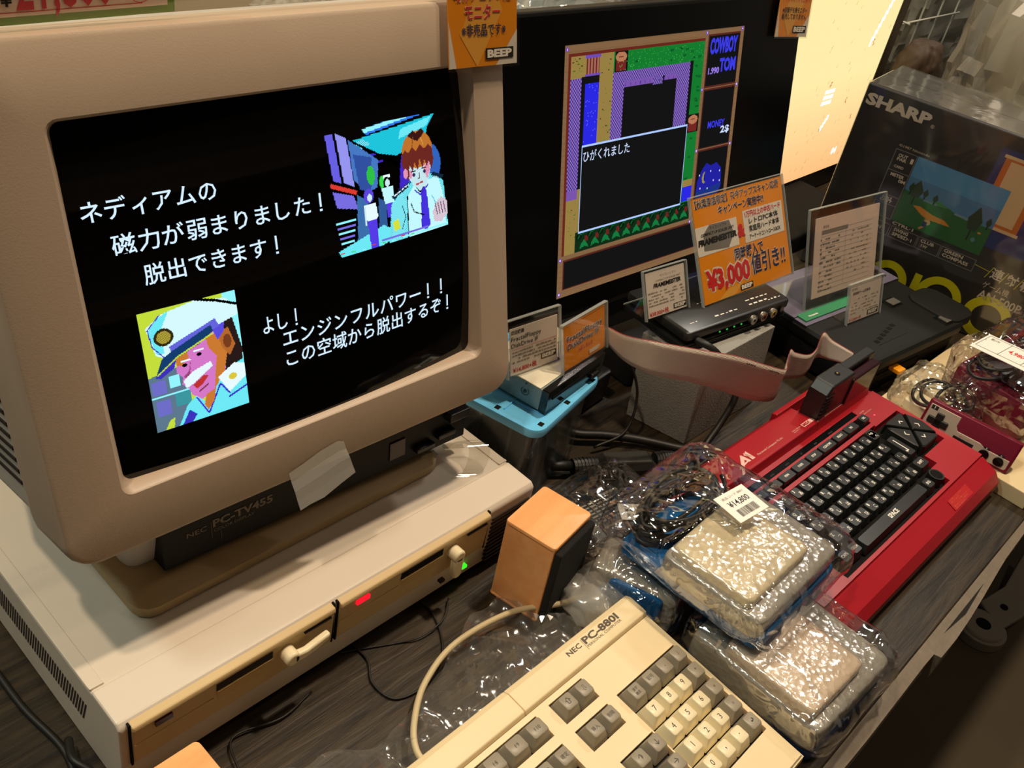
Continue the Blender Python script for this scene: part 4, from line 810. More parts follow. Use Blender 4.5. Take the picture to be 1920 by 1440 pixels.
ld = lid.build('lid', bin_, auto=40)
for y in (.045, .080):
    mb = MB(); mb.box(.012, .055, y, y + .0014, .1100, .1112, blue_lid); mb.build('lid_rib', ld)
mb = MB(); mb.box(.030, .0315, .012, BD - .012, .1100, .1112, blue_lid); mb.build('lid_rib', ld)
for x, y in ((.012, .006), (.060, .0045), (.112, .0045), (.0045, .050)):
    mb = MB(); mb.box(x, x + .006, y - .002, y + .003, .1121, .1128, matte_black); mb.build('latch_hole', ld)

drv = thing('external_disk_drive', 'external floppy disk drive with white top and black front lying on the blue bin lid', 'disk drive', (.4498, .0462, .1130), (0, 0, .135))
steel = mat('bluish_steel_sheet', (132, 146, 146), 0.45, 0.3)
mb = MB(); mb.box(0, .1016, .004, .074, .0004, .0242, steel); mb.build('metal_body', drv, bevel=.0006)
mb = MB(); mb.box(-.0003, .1019, .006, .0735, .0242, .0254, mat('off_white_label_top', (226, 220, 198), 0.4)); mb.build('white_top_cover', drv, bevel=.0004)
mb = MB(); mb.box(.055, .0556, .008, .07, .0254, .0256, grey_ink); mb.build('top_crease', drv)
mb = MB(); mb.box(-.0005, .1021, -.004, .004, .0, .0256, gloss_black); fb = mb.build('front_panel', drv, bevel=.0008)
mb = MB(); mb.box(.008, .094, -.0046, -.003, .0135, .0165, matte_black); mb.build('disk_slot', fb)
mb = MB(); mb.box(.078, .090, -.0075, -.004, .0045, .0105, black); mb.build('eject_button', fb, bevel=.0008)
mb = MB(Matrix.Translation((0, .022, .013)) @ Matrix.Rotation(-PI / 2, 4, 'Z'))
for k in range(20):
    a0, a1 = PI * .70 + k * PI * 1.6 / 20, PI * .70 + (k + 1) * PI * 1.6 / 20; mb.flat([(.0045 * math.cos(a0), .0045 * math.sin(a0)), (.0045 * math.cos(a1), .0045 * math.sin(a1)), (.0038 * math.cos(a1), .0038 * math.sin(a1)), (.0038 * math.cos(a0), .0038 * math.sin(a0))], -.0004, black_ink)
mb.cyl((0, -.0008, 0), .0018, .0006, gloss_black, 12, axis='y'); mb.cyl((0, -.001, .009), .0008, .0006, gloss_black, 8, axis='y')
mb.build('side_emblem', drv)

t, P_, c = card_stand('price_card_stand', 'white price card in a clear stand, left one on the disk drive', (.4657, .0767, .1390), -.090, -.286, .0639, .0555, m=paper_grey, top=.006)
P_.text('周辺機器', -.0290, .0425, .0028, black_ink, -.0009, bold=.02); P_.text('FractalFloppy', -.0290, .0355, .0043, black_ink, -.0009, w=.038); P_.text('DiskDrive IF', -.0290, .0290, .0043, black_ink, -.0009, w=.034)
P_.rect(-.029, .0290, .0268, .0271, -.0009, redink); fineprint(P_, -.028, .028, .0235, 4, .0034, .0017, FP, 3)
P_.text('¥14,800+税', -.0275, .0040, .0042, redink, -.0009, w=.030, bold=.01); beep(P_, .0085, .0085, .0200, -.0009); P_.build('printing', c)['kind'] = 'stuff'
t, P_, c = card_stand('price_card_stand', 'orange name card in a clear stand, right one on the disk drive', (.5217, .0591, .1390), .096, -.274, .0728, .0483, m=orange_card)
P_.text('FractalFloppy', -.0010, .0300, .0058, paper, -.0009, w=.0620, bold=.055, align='c'); P_.text('FractalFloppy', -.0010, .0300, .0058, navy, -.0012, w=.0610, align='c'); P_.text('DiskDrive IF', -.0030, .0220, .0058, paper, -.0009, w=.0560, bold=.055, align='c'); P_.text('DiskDrive IF', -.0030, .0220, .0058, navy, -.0012, w=.0550, align='c')
P_.text('入荷しました', .000, .0140, .0035, redink, -.0009, w=.026, bold=.02, align='c'); beep(P_, .0060, .0040, .0200, -.0009, orange_pale); P_.build('printing', c)['kind'] = 'stuff'

# ------------------------------------------------------------------ video upscaler on grey foam block
foam = mat('silver_grey_foam_board', (150, 148, 142), 0.6, noise_amt=0.12, nscale=60, bump=.5, bscale=500)
mb = MB(); mb.loft([[(.672, -.003, .0003), (.818, -.005, .0003), (.806, .072, .0003), (.658, .072, .0003)], [(.664, .000, .1150), (.806, -.002, .1150), (.800, .078, .1150), (.652, .078, .1150)]], foam)
tag(mb.build('foam_block', bevel=.001), 'tall silver-grey foam block holding up the black video upscaler', 'block')
ups = thing('video_upscaler', 'thin black video upscaler box with round jacks on the grey foam block', 'video converter', (.6533, .0254, .1155), (0, 0, -.128))
UW, UD = .181, .095
mb = MB(); mb.rbox(0, UW, 0, UD, .0, .0105, .006, black, n=3); mb.build('lower_shell', ups, auto=40)
mb = MB(); mb.rbox(.003, UW - .003, .003, UD - .003, .0105, .0135, .005, matte_black, n=3); mb.build('seam_band', ups)
mb = MB(); mb.rbox(0, UW, 0, UD, .0135, .0262, .006, mat('satin_black_lid', (30, 30, 29), 0.3, noise_amt=.1), n=3); mb.build('upper_shell', ups, auto=40)
for k in range(4):
    mb = MB(); mb.box(.005, .175, -.0006, .001, .0015 + k * .0028, .0022 + k * .0028, matte_black); mb.build('side_groove', ups)
for x, cc in ((.112, (200, 200, 196)), (.130, (150, 90, 80)), (.148, (214, 180, 70))):
    mb = MB(); mb.cyl((x, -.004, .0165), .0056, .006, mat('jack_metal', (190, 184, 170), .25, .9), 20, axis='y'); j = mb.build('audio_jack', ups, smooth=False)
    mb = MB(); mb.cyl((x, -.0044, .0165), .0038, .0006, mat('jack_ring_%d' % cc[2], cc, .4), 16, axis='y'); mb.build('jack_ring', j)
    mb = MB(); mb.cyl((x, -.0048, .0165), .0016, .0006, matte_black, 10, axis='y'); mb.build('jack_hole', j)
for k in range(4):
    mb = MB(); mb.box(.056 + k * .0125, .0576 + k * .0125, -.0006, .0005, .0135, .0150, glow((70, 220, 90), .6)); mb.build('status_lamp', ups)
for k in range(3):
    mb = MB(); mb.cyl((.165, -.0022, .017), .0035, .003, gloss_black, 16, axis='y') if k == 0 else mb.box(.160 + k * .0, .166, -.001, .0, .006, .008, matte_black); mb.build('socket', ups)
mb = MB(); T = Matrix.Translation((0, 0, .0264)) @ Matrix.Rotation(-PI / 2, 4, 'X'); r = random.Random(2)
for (x0, x1, z) in ((.018, .030, .014), (.058, .098, .012), (.118, .150, .012), (.058, .110, .040), (.150, .172, .010), (.120, .160, .020)):
    x = x0
    while x < x1: w = r.uniform(.002, .007); mb.rect(x, min(x + w, x1), z, z + r.choice([.0009, .0014, .002]), 0, white_ink, T); x += w + .003
mb.build('top_lettering', ups)['kind'] = 'stuff'
mb = MB(); mb.tube(smoothpath([(.634, -.0110, .1280), (.6365, -.0190, .1255), (.640, -.028, .1180), (.643, -.030, .105)], 4), [.0045] * 5 + [.0045, .004, .003, .0025, .0022, .002, .002, .002][:8], cable_m, 10) if False else None
cable('power_lead', 'black power plug and lead leaving the front of the upscaler behind the ribbon', [(.672, .0245, .1290), (.674, .010, .1290), (.683, -.002, .1220), (.694, -.012, .1060), (.700, -.016, .085)], [.0044, .0044, .0042, .0036, .0024, .0022, .0022, .0022, .0022], k=8)
card = card_stand('price_card_stand', 'white price card in a clear stand at the left end of the upscaler', (.6669, .0632, .1422), -.112, -.449, .0647, .0516, m=paper_grey)
t, P_, c = card
P_.text('マイコンソフト', .004, .0430, .0022, grey_ink, -.0009, w=.026, align='c'); P_.text('COMPACT UP SCALER UNIT', .004, .0385, .0020, grey_ink, -.0009, w=.040, align='c'); P_.text('FRAMEMEISTER', .002, .0325, .0042, black_ink, -.0009, w=.044, bold=.04, align='c', shear=.15)
fineprint(P_, -.029, .029, .0270, 5, .0034, .0015, FP, 5); P_.text('¥38,000+税', -.0290, .0030, .0042, redink, -.0009, w=.030, bold=.01); beep(P_, .0095, .0040, .0205, -.0009); P_.build('printing', c)['kind'] = 'stuff'
t, P_, c = card_stand('promotion_card_stand', 'large orange campaign card reading ¥3,000 off, standing on the upscaler', (.8033, .0420, .1422), -.083, -.523, .1713, .1195, .05, orange_card, mar=.001)
P_.flat([(-.085, .055), (-.010, .055), (-.010, .087), (-.085, .087)], -.0009, paper); P_.flat([(-.074, .060), (-.030, .056), (-.018, .070), (-.024, .086), (-.060, .087), (-.072, .078)], -.0011, grey_ink); P_.text('マイコンソフト', -.045, .0815, .0030, black_ink, -.0013, w=.030, align='c'); P_.text('COMPACT UP SCALER UNIT', -.047, .0760, .0030, black_ink, -.0013, w=.060, align='c', bold=.02, shear=.1); P_.text('FRAMEMEISTER', -.048, .0665, .0060, black_ink, -.0013, w=.070, bold=.06, align='c', shear=.15)
P_.rect(.002, .080, .054, .091, -.0009, paper)
for k, (s_, m_) in enumerate((('1万円以上の中古ハード', redink), ('レトロPC本体', black_ink), ('家庭用ハード本体', black_ink), ('アーケードコントロールBOX', black_ink))): P_.text(s_, .041, .0835 - k * .0086, .0052 if k < 3 else .0042, m_, -.0013, w=(.070, .058, .060, .062)[k], align='c', bold=.015)
P_.text('&', -.0040, .0640, .0135, redink, -.0012, bold=.05, align='c')
P_.text('【秋葉原店限定】只今アップスキャン応援', -.001, .1080, .0070, paper, -.0008, w=.160, bold=.035, align='c'); P_.text('【秋葉原店限定】只今アップスキャン応援', -.001, .1080, .0070, navy, -.0012, w=.158, bold=.008, align='c')
P_.text('キャンペーン実施中!!', .002, .0955, .0075, paper, -.0008, w=.088, bold=.035, align='c'); P_.text('キャンペーン実施中!!', .002, .0955, .0075, navy, -.0012, w=.086, bold=.008, align='c')
P_.text('同時購入で', .006, .0395, .0105, paper, -.0008, w=.0565, bold=.035, align='c'); P_.text('同時購入で', .006, .0395, .0105, navy, -.0012, w=.055, bold=.012, align='c')
P_.text('¥3,000', -.037, .0150, .0205, paper, -.0008, w=.084, bold=.10, align='c'); P_.text('¥3,000', -.037, .0150, .0205, redink, -.0012, w=.081, bold=.045, align='c')
P_.text('値引き!!', .0410, .0180, .0175, paper, -.0008, w=.070, bold=.035, align='c'); P_.text('値引き!!', .0410, .0180, .0175, navy, -.0012, w=.068, bold=.012, align='c')
beep(P_, -.0180, .0030, .0240, -.0012); P_.flat([(-.060, .001), (-.030, .001), (-.010, .012), (-.040, .010)], -.0007, orange_pale); P_.build('printing', c)['kind'] = 'stuff'

# grey ribbon cable from behind the upscaler to the cartridge slot
rib_m = bpy.data.materials.new('grey_ribbon_cable'); rib_m.use_nodes = True; nt = rib_m.node_tree; b = nt.nodes['Principled BSDF']
N = nt.nodes.new; tc = N('ShaderNodeTexCoord'); sx = N('ShaderNodeSeparateXYZ'); nt.links.new(tc.outputs['UV'], sx.inputs[0]); wv = N('ShaderNodeMath'); wv.operation = 'MULTIPLY'; wv.inputs[1].default_value = 2 * PI * 34; nt.links.new(sx.outputs['Y'], wv.inputs[0]); si = N('ShaderNodeMath'); si.operation = 'SINE'; nt.links.new(wv.outputs[0], si.inputs[0])
bp = N('ShaderNodeBump'); bp.inputs['Strength'].default_value = .5; bp.inputs['Distance'].default_value = .0006; nt.links.new(si.outputs[0], bp.inputs['Height']); nt.links.new(bp.outputs[0], b.inputs['Normal'])
b.inputs['Base Color'].default_value = (*lin((240, 224, 208)), 1); b.inputs['Roughness'].default_value = .42
top = [(.560, .066, .160), (.556, .040, .166), (.574, .012, .168), (.622, -.012, .155), (.668, -.028, .140), (.718, -.043, .118), (.762, -.048, .098), (.782, -.040, .095), (.794, -.034, .105), (.812, -.034, .094), (.840, -.040, .084), (.858, -.040, .086), (.872, -.036, .102), (.884, -.046, .092), (.893, -.072, .086)]
bot = [(.566, .066, .138), (.568, .040, .130), (.578, .012, .128), (.624, -.010, .113), (.668, -.024, .093), (.717, -.036, .068), (.764, -.044, .050), (.790, -.040, .048), (.803, -.034, .056), (.818, -.034, .054), (.842, -.040, .050), (.860, -.040, .054), (.874, -.038, .066), (.886, -.052, .066), (.893, -.076, .070)]
A_ = smoothpath(top, 6); B_ = smoothpath(bot, 6); mb = MB(); nseg = 6; vs = []
for p, q in zip(A_, B_):
    for k in range(nseg + 1): vs.append(tuple(p.lerp(q, k / nseg)))
fs = [((nseg + 1) * i + k, (nseg + 1) * i + k + 1, (nseg + 1) * (i + 1) + k + 1, (nseg + 1) * (i + 1) + k) for i in range(len(A_) - 1) for k in range(nseg)]
mb.add(vs, fs, rib_m); rib = mb.build('ribbon_cable', smooth=True, solid=.0009); me = rib.data; uv = me.uv_layers.new(name='along')
for lpi in me.loops: uv.data[lpi.index].uv = (lpi.vertex_index // (nseg + 1) / 20, (lpi.vertex_index % (nseg + 1)) / nseg)
tag(rib, 'wide beige-grey ribbon cable sagging from the upscaler to the cartridge adapter', 'cable')
mb = MB(); mb.tube([p + Vector((0, 0, .0002)) for p in A_], .00045, mat('faded_red_wire', (170, 60, 60), .5), 6); mb.build('red_edge_wire', rib, smooth=True)
mb = MB()
for (i, n_) in ((26, 5), (31, 7), (38, 3)):
    p, q = A_[i], A_[i + 1]; d = (q - p).normalized(); nrm = d.cross(Vector((0, 0, 1))).normalized()
    for k in range(n_):
        a = p + d * (.0035 * k) - nrm * -.0008 + Vector((0, 0, -.004)); mb.add([tuple(a), tuple(a + d * .0022), tuple(a + d * .0022 + Vector((0, 0, -.0016))), tuple(a + Vector((0, 0, -.0016)))], [(0, 1, 2, 3)], black_ink)
mb.build('printed_marks', rib)['kind'] = 'stuff'

# thick leads and scart-like adapter on the counter
cable('video_lead', 'thick black lead running along the counter behind the adapter to the foam block', [(.560, .150, .02), (.560, .110, .012), (.565, .078, .012), (.592, .055, .012), (.622, .028, .010), (.650, -.006, .008), (.662, -.018, .008)], .0050, k=8)
cable('video_lead', 'black lead dropping from under the ribbon in front of the foam block to the adapter', [(.735, -.012, .070), (.728, -.018, .050), (.710, -.020, .025), (.688, -.022, .010), (.665, -.028, .006), (.640, -.027, .008), (.622, -.022, .012)], .0040, k=8)
cable('video_lead', 'black lead emerging behind the upper left corner of the red home computer', [(.668, -.030, .008), (.680, -.042, .008), (.640, -.058, .008), (.600, -.062, .008), (.56, -.06, .006)], .0055, k=8)
cable('thin_cable', 'thin black wire arching over the counter between the bin and the first packet', [(.448, -.012, .006), (.470, .010, .012), (.505, .014, .016), (.540, .002, .012), (.560, -.012, .005)], .0012, k=8)
cable('thin_cable', 'thin black wire hanging down behind the disk drive', [(.560, .110, .135), (.600, .090, .128), (.615, .070, .105), (.628, .050, .060), (.610, .040, .02), (.57, .05, .008)], .0016, k=8)
ad = thing('video_adapter', 'dark angular adapter plug with ribbed collars lying on the counter before the bin', 'adapter', (.520, .040, 0), (0, 0, -.50))
dk = mat('dark_grey_rubber', (40, 40, 38), .5)
mb = MB(); mb.loft([[(.03, -.013, .0015), (.095, -.013, .0015), (.095, .010, .0015), (.03, .010, .0015)], [(.028, -.014, .012), (.097, -.014, .012), (.097, .012, .012), (.028, .012, .012)], [(.036, -.010, .024), (.088, -.010, .021), (.088, .008, .021), (.036, .008, .024)]], dk); mb.build('adapter_body', ad, bevel=.0015)
mb = MB(); mb.tube([(-.03, .004, .014), (.0, .001, .013)], .0055, cable_m, 10); mb.build('lead_stub', ad, smooth=True)
for a, b_ in ((.0, .028), (.097, .120)):
    for k in range(7):
        x = a + (b_ - a) * k / 7; mb = MB(); mb.cyl((x, 0, .0125), .0098 - abs(k - 3) * .0003, (b_ - a) / 7 * .75, dk, 16, axis='x'); mb.build('collar_ring', ad)
    mb = MB(); mb.cyl((a, 0, .0125), .0085, b_ - a, dk, 16, axis='x'); mb.build('collar', ad)

# ------------------------------------------------------------------ black game console right of the red computer
con = thing('game_console', 'black home game console with an orange eject button behind the red computer', 'game console', (.926, -.087, 0), (0, 0, -.120))
blk2 = mat('charcoal_console_plastic', (19, 20, 19), .62, spec=.25, noise_amt=.15, nscale=40, bump=.08, bscale=1500)
CWd, CD = .255, .200
mb = MB(); mb.rbox(.006, CWd - .004, .006, CD, .004, .046, .016, matte_black, n=5, e=.004); mb.build('lower_body', con, auto=40)
mb = MB(); mb.loft([rr(.002, CWd, .002, CD, .020, .043, 6), rr(0, CWd + .001, 0, CD, .022, .047, 6), rr(0, CWd + .001, 0, CD, .022, .056, 6), rr(.003, CWd - .002, .003, CD - .002, .020, .060, 6), rr(.006, CWd - .005, .006, CD - .004, .018, .0607, 6)], blk2, True, True); mb.build('top_shell', con, auto=35)
mb = MB(); mb.box(.0, CWd, .118, CD, .0607, .0635, mat('violet_grey_panel', (104, 98, 122), .45)); pn = mb.build('label_panel', con, bevel=.0006)
mb = MB(); mb.prism([(.1, .0605), (.118, .0606), (.118, .0634), (.108, .0625)], .0, CWd, blk2, 'x') if False else mb.box(.001, .150, .098, .1175, .0607, .0620, mat('violet_grey_panel', (104, 98, 122), .45)); mb.build('label_step', con)
gr = mat('green_stripe', (36, 132, 84), .45)
mb = MB(); mb.box(.008, .150, .104, .120, .0620, .0640, gr); mb.build('green_stripe', con)
mb = MB(); T = Matrix.Translation((0, 0, .0642)) @ Matrix.Rotation(-PI / 2, 4, 'X'); mb.text('Nintendo', .022, .1090, .0030, white_ink, w=.020, bold=.03, M=T); mb.text('FAMILY COMPUTER', .16, .126, .0028, grey_ink, w=.05, bold=.02, M=T); mb.build('stripe_lettering', con)
mb = MB(); mb.box(.150, .240, .130, .165, .0633, .0650, black); mb.box(.156, .234, .135, .160, .0651, .0655, gloss_black); mb.build('cartridge_flap', con, bevel=.001)
mb = MB(); mb.rbox(.215, .284, .004, .085, .0480, .0640, .022, blk2, n=6); mb.build('raised_right_pod', con, auto=40)
for (x0_, x1_, y0_, y1_, nm) in ((.168, .196, .072, .092, 'power_switch'), (.205, .236, .008, .030, 'reset_switch')):
    mb = MB(); mb.box(x0_, x1_, y0_, y1_, .0606, .0611, gloss_black); sw = mb.build(nm, con)
    mb = MB(); mb.box(x0_ + .006, x1_ - .002, y0_ + .003, y1_ - .004, .0611, .0635, mat('grey_switch', (92, 90, 84), .45)); mb.build('switch_cap', sw, bevel=.0008)
mb = MB(); T = Matrix.Translation((.085, .030, .0608)) @ Matrix.Rotation(.25, 4, 'Z') @ Matrix.Rotation(-PI / 2, 4, 'X'); mb.text('Turbo File', 0, 0, .012, mat('embossed_black', (22, 22, 21), .5), w=.05, M=T, bold=.0) if False else mb.box(.06, .13, .024, .0245, .0607, .0609, matte_black)
for k in range(6): mb.box(.062 + k * .012, .070 + k * .012, .028 + k * .003, .034 + k * .003, .0607, .0610, matte_black)
mb.build('embossed_mark', con)['kind'] = 'stuff'
mb = MB(); mb.box(.040, .150, .0045, .0065, .018, .030, gloss_black); mb.build('disk_mouth', con)
mb = MB(); mb.box(.074, .090, -.010, .006, .031, .037, mat('orange_button', (246, 160, 24), .35)); mb.build('eject_button', con, bevel=.0012)['label'] = 'orange eject button'
for x_, y_ in ((.02, .03), (.26, .03), (.02, .18), (.26, .18)):
    mb = MB(); mb.cyl((x_, y_, 0), .008, .005, black, 12); mb.build('foot', con)

t, P_, c = card_stand('document_stand', 'tall clear stand holding a pinkish printed form behind the black console', (1.0518, .0186, .0652), -.143, -.346, .1696, .1306, .06, mat('pinkish_form_paper', (238, 214, 200), .5), mar=.012)
for k in range(13): P_.rect(-.058, .058, .020 + k * .0066, .0203 + k * .0066, -.0009, FP)
P_.rect(-.004, -.0036, .020, .100, -.0009, FP); P_.rect(-.058, -.0577, .020, .100, -.0009, FP); P_.rect(-.058, .000, .096, .101, -.0009, FP)
fineprint(P_, -.060, -.012, .0880, 7, .0062, .0024, grey_ink, 8, .35); fineprint(P_, -.060, -.030, .0440, 5, .0062, .0028, grey_ink, 9, .2); fineprint(P_, .002, .050, .0900, 10, .0062, .0018, FP, 10, .6); P_.text('動作品', -.056, .104, .0030, grey_ink, -.0009); P_.build('printing', c)['kind'] = 'stuff'
t, P_, c = card_stand('price_card_stand', 'small white price card in a clear stand on top of the black console', (1.0324, -.0242, .0612), -.133, -.320, .0748, .0528, m=paper_grey, foot=.04)
P_.text('周辺機器', -.034, .0450, .0024, grey_ink, -.0009); P_.text('家庭用ゲーム機本体', -.030, .0385, .0030, black_ink, -.0009, w=.040, bold=.01); fineprint(P_, -.032, .032, .0310, 5, .0046, .0014, FP, 15, .5); P_.text('¥12,800+税', -.034, .0030, .0036, redink, -.0009, w=.028); beep(P_, .0080, .0040, .0250, -.0009); P_.build('printing', c)['kind'] = 'stuff'

# ------------------------------------------------------------------ big black carton with lettering
SQ = Matrix.Translation((1.25, -.008, .169)) @ Matrix.Rotation(-1.4487, 4, 'Z')
box_m = mat('black_printed_carton', (44, 39, 36), .5, noise_amt=.08)
bx = thing('product_carton', 'big black shrink-wrapped SHARP carton with a golf game picture and yellow letters', 'carton', (0, 0, 0)); bx.matrix_world = SQ
BX0, BX1, BZ0, BZ1 = -.1715, .235, -.1675, .1221
mb = MB(); mb.box(BX0, BX1, 0, .150, BZ0, BZ1, box_m); cb = mb.build('carton', bx, bevel=.002)
mb = MB(); mb.box(BX0 + .002, BX1 - .002, .074, .076, BZ1, BZ1 + .0004, matte_black); mb.build('flap_seam', cb)
wrap_m = film('shrink_wrap', (.94, .94, .94), .07, .7, .10, 16, .25, .004)
mb = MB(); mb.box(BX0 - .001, BX1 + .001, -.0015, .1515, BZ0 - .0003, BZ1 + .0015, wrap_m); mb.build('shrink_wrap', bx, bevel=.003, seg=3)
wt_ = mat('off_white_print', (206, 190, 170), .5); yl = mat('yellow_green_print', (206, 196, 22), .45); gy = mat('grey_box_print', (120, 112, 108), .5)
def ring(mb, cx, cz, r0, r1, a0, a1, m, y=-.0005, n=30):
    for k in range(n):
        a, b = math.radians(a0 + (a1 - a0) * k / n), math.radians(a0 + (a1 - a0) * (k + 1) / n)
        mb.flat([(cx + r0 * math.cos(a), cz + r0 * math.sin(a)), (cx + r1 * math.cos(a), cz + r1 * math.sin(a)), (cx + r1 * math.cos(b), cz + r1 * math.sin(b)), (cx + r0 * math.cos(b), cz + r0 * math.sin(b))], y, m)
mb = MB(); mb.text('SHARP', -.1670, .0945, .0150, wt_, -.0005, w=.096, bold=.05); mb.text('®', -.069, .092, .0050, wt_, -.0005)
mb.text('©1987 Nintendo', -.0985, .0540, .0034, wt_, -.0005, w=.045)
mb.text('連', .0900, -.0720, .0120, wt_, -.0005, bold=.02); mb.text('射', .1110, -.0720, .0120, wt_, -.0005, bold=.02); mb.text('機', .1320, -.0720, .0120, wt_, -.0005, bold=.02)
for x in (.0870, .1080, .1290, .1500): mb.flat([(x - .003, -.076), (x - .002, -.076), (x + .004, -.057), (x + .003, -.057)], -.0006, yl)
mb.flat([(.065, -.0640), (.087, -.0660), (.087, -.0652), (.065, -.0632)], -.0005, yl)
mb.text('ゲーム機', .0870, -.0900, .0080, wt_, -.0005, w=.037); mb.text('AN-500B', .0870, -.1070, .0125, wt_, -.0005, w=.062, bold=.02)
mb.build('carton_lettering', cb)['kind'] = 'stuff'
mb = MB()
mb.rect(-.125, -.113, -.166, -.1090, -.0005, yl); ring(mb, -.091, -.1370, .017, .029, 0, 150, yl); mb.rect(-.074, -.062, -.166, -.137, -.0005, yl); ring(mb, -.0380, -.1370, .017, .029, 0, 150, yl); mb.rect(-.021, -.009, -.166, -.137, -.0005, yl)
mb.rect(-.003, .008, -.166, -.1105, -.0005, yl); ring(mb, .040, -.1330, .021, .033, 12, 348, yl, n=44); ring(mb, .112, -.1325, .021, .034, 0, 360, yl, n=48)
mb.build('large_letters', cb)['kind'] = 'stuff'
p = Pix(130, 100, 0, 2); SKY = (78, 130, 168); p.pal = [SKY]; GRS = (40, 96, 44)
p.rect(0, 0, 130, 30, (84, 140, 180)); p.rect(0, 30, 130, 62, (78, 122, 160)); p.poly([(0, 50), (30, 55), (60, 52), (90, 60), (130, 58), (130, 100), (0, 100)], GRS); p.poly([(44, 52), (54, 49), (66, 55), (50, 56)], (60, 130, 70)); p.rect(30, 54, 50, 57, (110, 130, 140)); p.rect(76, 56, 98, 59, (120, 140, 150))
def tree(x, z0, h_, w_): p.rect(x - .8, z0 - h_ * .5, x + .8, z0, (34, 26, 20)); p.poly([(x, z0 - h_), (x + w_, z0 - h_ * .6), (x + w_ * .6, z0 - h_ * .3), (x - w_ * .6, z0 - h_ * .3), (x - w_, z0 - h_ * .6)], (44, 62, 40))
tree(17, 68, 38, 9); tree(9, 56, 20, 4); tree(30, 55, 16, 4); tree(45, 57, 16, 4); tree(105, 86, 52, 10); tree(123, 62, 18, 4)
p.poly([(20, 68), (30, 66), (50, 71), (68, 72), (78, 78), (60, 79), (46, 80), (36, 77)], (212, 134, 40)); p.line([(44, 80), (46, 90), (40, 97)], 3, (196, 130, 90)); p.ell(48, 84, 4, 4, (210, 160, 120)); p.rect(42, 84, 48, 92, (36, 50, 96)); p.ell(117, 70, 2.5, 1.4, (200, 130, 50)); p.ell(113, 82, 3, 3.4, (90, 130, 140))
mb = MB(); p.mesh(mb, -.0672, .0502, .132, .1000, -.0007, mk=lambda c: mat('print_%02x%02x%02x' % tuple(c), c, .45)); mb.build('printed_picture', cb)
mb = MB(); FR_ = gy
for a in (-.1006, ): mb.frame(a, -.0680, -.0510, .0500, .0012, -.0006, FR_)
for z in (.0180, -.0180, -.0310): mb.rect(-.1000, -.0680, z, z + .0012, -.0006, FR_)
for a, b_ in ((-.1006, -.0645), (-.0625, -.0215), (-.0205, .0135), (.0145, .0655)): mb.frame(a, b_, -.0760, -.0570, .0011, -.0006, FR_)
for (s_, x, z, w, h_) in (('OUT', -.094, .0400, .014, .0045), ('PAR', -.094, .0345, .014, .0045), ('1', -.075, .0360, .004, .0070), ('CARD', -.094, .0240, .014, .0035), ('METER', -.094, .0110, .020, .0045), ('0M', -.080, .0050, .010, .0045), ('HOLE', -.092, -.0240, .014, .0045), ('DIST', -.094, -.0280, .018, .0035), ('SWING', -.058, -.0640, .022, .0048), ('SPEED·1', -.058, -.0710, .030, .0048), ('CLUB', -.0165, -.0640, .020, .0045), ('1W', -.0130, -.0710, .009, .0045), ('GREEN', .0190, -.0640, .028, .0048), ('COMPASS', .0190, -.0710, .038, .0048), ('CTRL·1', -.064, -.0550, .032, .0042), ('PNT', -.086, -.0690, .015, .0048)): mb.text(s_, x, z, h_, wt_, -.0007, w=w, bold=.03)
mb.build('picture_panels', cb)['kind'] = 'stuff'
mb = MB(); bp_ = mat('navy_print', (34, 52, 104), .45); op_ = mat('scroll_orange_print', (196, 110, 40), .45); cp_ = mat('scroll_paper_print', (214, 178, 132), .45)
mb.rect(.030, .228, -.034, .1020, -.0004, bp_); mb.rect(.0400, .0960, -.0040, .0930, -.0005, op_); mb.rect(.0370, .0990, .0900, .0945, -.00055, cp_); mb.rect(.0370, .0990, -.0080, -.0035, -.00055, cp_); mb.rect(.0480, .0880, .0010, .0870, -.00058, cp_); mb.rect(.1150, .2200, -.01, .090, -.00055, op_)
mb.build('scroll_print', cb)

# ------------------------------------------------------------------ crinkled bags and packets
def crumple(x0, x1, y0, y1, z0, z1, seed, amp=.006, nu=110, nv=52, e=.35, floor=None, ridge=1.0, kv=.55):
    """closed pillow-like shell with creases; returns verts and faces"""
    cx, cy, cz = (x0 + x1) / 2, (y0 + y1) / 2, (z0 + z1) / 2; rx, ry, rz = (x1 - x0) / 2, (y1 - y0) / 2, (z1 - z0) / 2
    sg = lambda c, q: math.copysign(abs(c) ** q, c); vs = []
    for j in range(nv + 1):
        v = -PI / 2 + PI * j / nv
        for i in range(nu):
            u = 2 * PI * i / nu; d = Vector((sg(math.cos(v), kv) * sg(math.cos(u), e), sg(math.cos(v), kv) * sg(math.sin(u), e), sg(math.sin(v), .6 if kv > .5 else kv)))
            p = Vector((cx + rx * d.x, cy + ry * d.y, cz + rz * d.z)); q = p * 16 + Vector((seed, seed * 1.7, 0))
            n = (1 - abs(noise.noise(q)) * 2.4) * .6 + (1 - abs(noise.noise(q * 2.3)) * 2.2) * .4
            n2 = noise.noise(p * 45 + Vector((seed * 3, 0, 0))) + .8 * (1 - abs(noise.noise(p * 70 + Vector((0, seed, 0)))) * 3)
            p += d.normalized() * amp * (n * ridge + n2 * .35)
            if floor is not None: p.z = max(p.z, floor)
            vs.append(tuple(p))
    fs = [(j * nu + i, j * nu + (i + 1) % nu, (j + 1) * nu + (i + 1) % nu, (j + 1) * nu + i) for j in range(nv) for i in range(nu)]
    return vs, fs
def film_part(name, parent, b, seed, m=bag, M=None, **k):
    vs, fs = crumple(*b, seed, **k); mb = MB(M); mb.add(vs, fs, m); o = mb.build(name, parent, auto=18); return o
